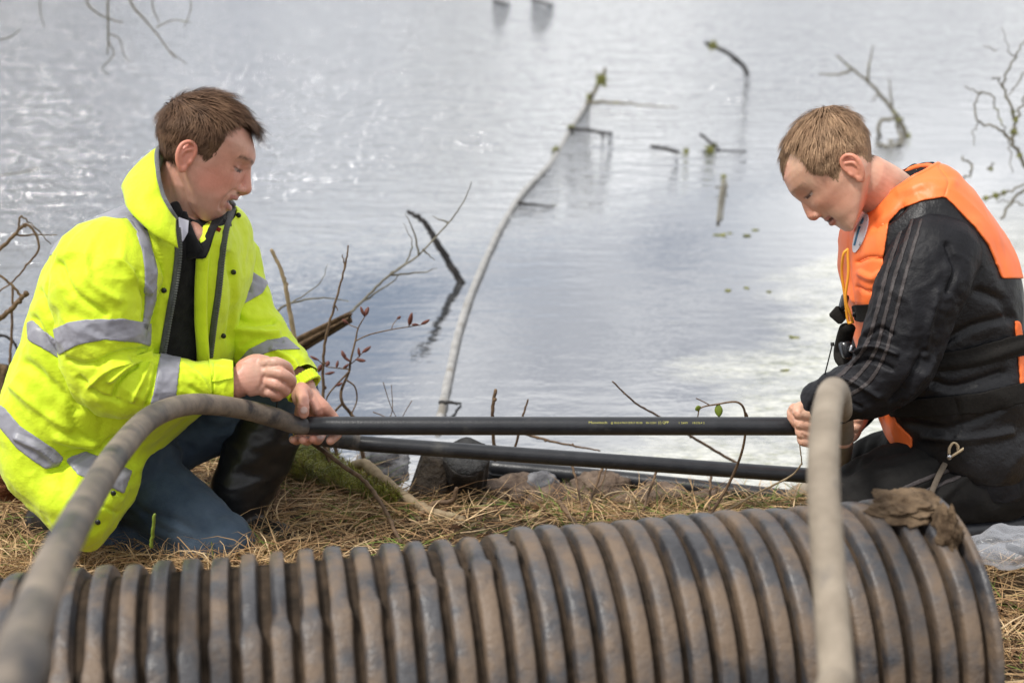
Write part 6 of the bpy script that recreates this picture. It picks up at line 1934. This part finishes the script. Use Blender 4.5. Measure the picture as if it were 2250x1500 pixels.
# bush of lichen twigs at the right edge
bb = wpt(2290, 520, -0.05); Yr = 5.2
a_ = lambda x, y: at(x, y, Yr)
bush = [([(2330, 470), (2245, 345), (2225, 312), (2230, 260), (2205, 190), (2230, 130), (2252, 90)], 0.016, 0.005), ([(2225, 312), (2190, 280), (2150, 270), (2142, 230), (2150, 205), (2120, 190)], 0.010, 0.004), ([(2150, 205), (2180, 210), (2192, 250), (2215, 300)], 0.007, 0.005), ([(2232, 260), (2250, 215), (2262, 180)], 0.010, 0.005), ([(2205, 190), (2190, 172), (2180, 170)], 0.006, 0.003), ([(2150, 270), (2140, 290), (2142, 320)], 0.005, 0.003), ([(2200, 480), (2235, 430), (2290, 400)], 0.010, 0.012), ([(2165, 435), (2200, 425), (2250, 405)], 0.010, 0.008), ([(2115, 345), (2135, 365), (2130, 380), (2115, 395)], 0.008, 0.008), ([(2170, 370), (2185, 360)], 0.008, 0.005), ([(2250, 450), (2215, 440), (2190, 445)], 0.007, 0.003), ([(2215, 300), (2222, 340), (2224, 380)], 0.006, 0.003), ([(2250, 160), (2225, 200), (2210, 215)], 0.006, 0.003), ([(2230, 130), (2215, 110), (2200, 60)], 0.005, 0.002), ([(2190, 110), (2160, 100)], 0.004, 0.002)]
be = empty('lichen_bush', at(2330, 470, Yr), 'twiggy lichen covered bush standing in the water at the right edge', 'bush')
for i, (pts, r0, r1) in enumerate(bush):
    Q = catmull([a_(*p) for p in pts], 6)
    rs = np.random.default_rng(i); Q[1:-1] += rs.normal(size=Q[1:-1].shape) * 0.004
    V, F = tube(Q, np.linspace(r0, r1, len(Q)) * 0.5, 7)
    obj('branch', V, F, M_twiggrey, be)
V, F = tube(catmull([a_(2330, 470), at(2340, 560, Yr), wpt(2345, 600, -0.1)], 5), 0.02, 8); obj('branch', V, F, M_twiggrey, be)
for x, y, a in ((2228, 290, 0.020), (2232, 262, 0.016), (2188, 430, 0.018), (2165, 436, 0.014), (2240, 342, 0.014), (2205, 424, 0.014), (2226, 246, 0.012), (2178, 372, 0.010)):
    tuft('lichen_tuft', a_(x, y), a * 0.9, be)
# twigs hanging from a tree above, top left
hang = [([(235, -60), (237, 20), (238, 90), (236, 120)], 0.008, 0.003), ([(200, -60), (190, 0), (215, 30), (250, 45), (270, 50)], 0.007, 0.003), ([(265, -60), (290, 10), (315, 40), (345, 75), (370, 110), (385, 128)], 0.008, 0.003), ([(345, 60), (380, 45), (420, 50)], 0.004, 0.002), ([(238, 75), (262, 85), (272, 120), (285, 135)], 0.004, 0.002), ([(238, 90), (250, 120), (225, 150), (240, 165)], 0.004, 0.002), ([(340, -60), (335, 10), (350, 50)], 0.005, 0.003), ([(400, -60), (420, 10), (405, 60)], 0.004, 0.002), ([(-40, 95), (20, 82), (45, 65)], 0.005, 0.002), ([(90, -40), (88, 20), (98, 60)], 0.004, 0.002), ([(370, 110), (395, 130), (410, 140)], 0.003, 0.002), ([(-40, 390), (40, 380), (85, 370)], 0.005, 0.002)]
Yh = 5.5
hb = empty('hanging_twigs', at(260, -60, Yh), 'blurred bare twigs hanging into the top left corner', 'twigs')
for i, (pts, r0, r1) in enumerate(hang):
    Q = catmull([at(x, y, Yh) for x, y in pts], 6)
    V, F = tube(Q, np.linspace(r0, r1, len(Q)) * 0.7, 6)
    obj('twig', V, F, M_twiggrey, hb)
Q = catmull([at(-400, 90, Yh + 0.2), at(-40, -90, Yh), at(260, -70, Yh), at(480, -80, Yh)], 8)
V, F = tube(Q, np.linspace(0.03, 0.01, len(Q)), 8); obj('limb', V, F, M_twiggrey, hb)
V, F = tube(catmull([np.array([-3.6, Yh + 0.3, -0.3]), at(-420, 500, Yh + 0.3), at(-400, 90, Yh + 0.2), at(-360, -700, Yh + 0.2)], 8), np.linspace(0.09, 0.03, 25), 10); obj('trunk', V, F, M_bark, hb)
wstick('far_twig', [wpt(1085, 2, 0.01), wpt(1100, 6, 0.015), wpt(1120, 10, 0.0)], 0.02, 0.012, 'dark floating twig at the top edge, left of two', M_darkwood, 'twig')
wstick('far_twig', [wpt(1170, -2, 0.02), wpt(1195, 6, 0.02), wpt(1215, 11, 0.0)], 0.02, 0.012, 'dark floating twig at the top edge, right of two', M_darkwood, 'twig')

# ---- clear plastic bag at the lower right
def bag_material():
    m = bpy.data.materials.new('clear_plastic')
    m.use_nodes = True
    n, l = m.node_tree.nodes, m.node_tree.links
    n.clear()
    out = n.new('ShaderNodeOutputMaterial'); mx = n.new('ShaderNodeMixShader'); tr = n.new('ShaderNodeBsdfTransparent'); gl = n.new('ShaderNodeBsdfPrincipled')
    gl.inputs['Base Color'].default_value = (0.55, 0.57, 0.62, 1); gl.inputs['Roughness'].default_value = 0.18
    fr = n.new('ShaderNodeLayerWeight'); fr.inputs['Blend'].default_value = 0.45
    mr = n.new('ShaderNodeMapRange'); mr.inputs['To Min'].default_value = 0.14; mr.inputs['To Max'].default_value = 0.75
    l.new(fr.outputs['Facing'], mr.inputs['Value']); l.new(mr.outputs[0], mx.inputs[0])
    l.new(tr.outputs[0], mx.inputs[1]); l.new(gl.outputs[0], mx.inputs[2]); l.new(mx.outputs[0], out.inputs['Surface'])
    return m
c = at(2215, 1200, 2.36)
V, F = ellipsoid((0, 0, 0), 1, 60, 36)
V = V * (1 + 0.30 * fbm(V * 1.5, 61, 3, 0.45))[:, None]
bag = obj('plastic_bag', V * np.array([0.075, 0.045, 0.032]) + c, F, bag_material())
tag(bag, 'crumpled clear plastic bag beside the end of the corrugated pipe', 'bag')
V, F = slab(at(2232, 1206, 2.35), R_x * 0.017 + U_z * -0.006, U_z * 0.007, D_y * 0.006)
obj('black_fitting', V, F, M_buckle, bag)
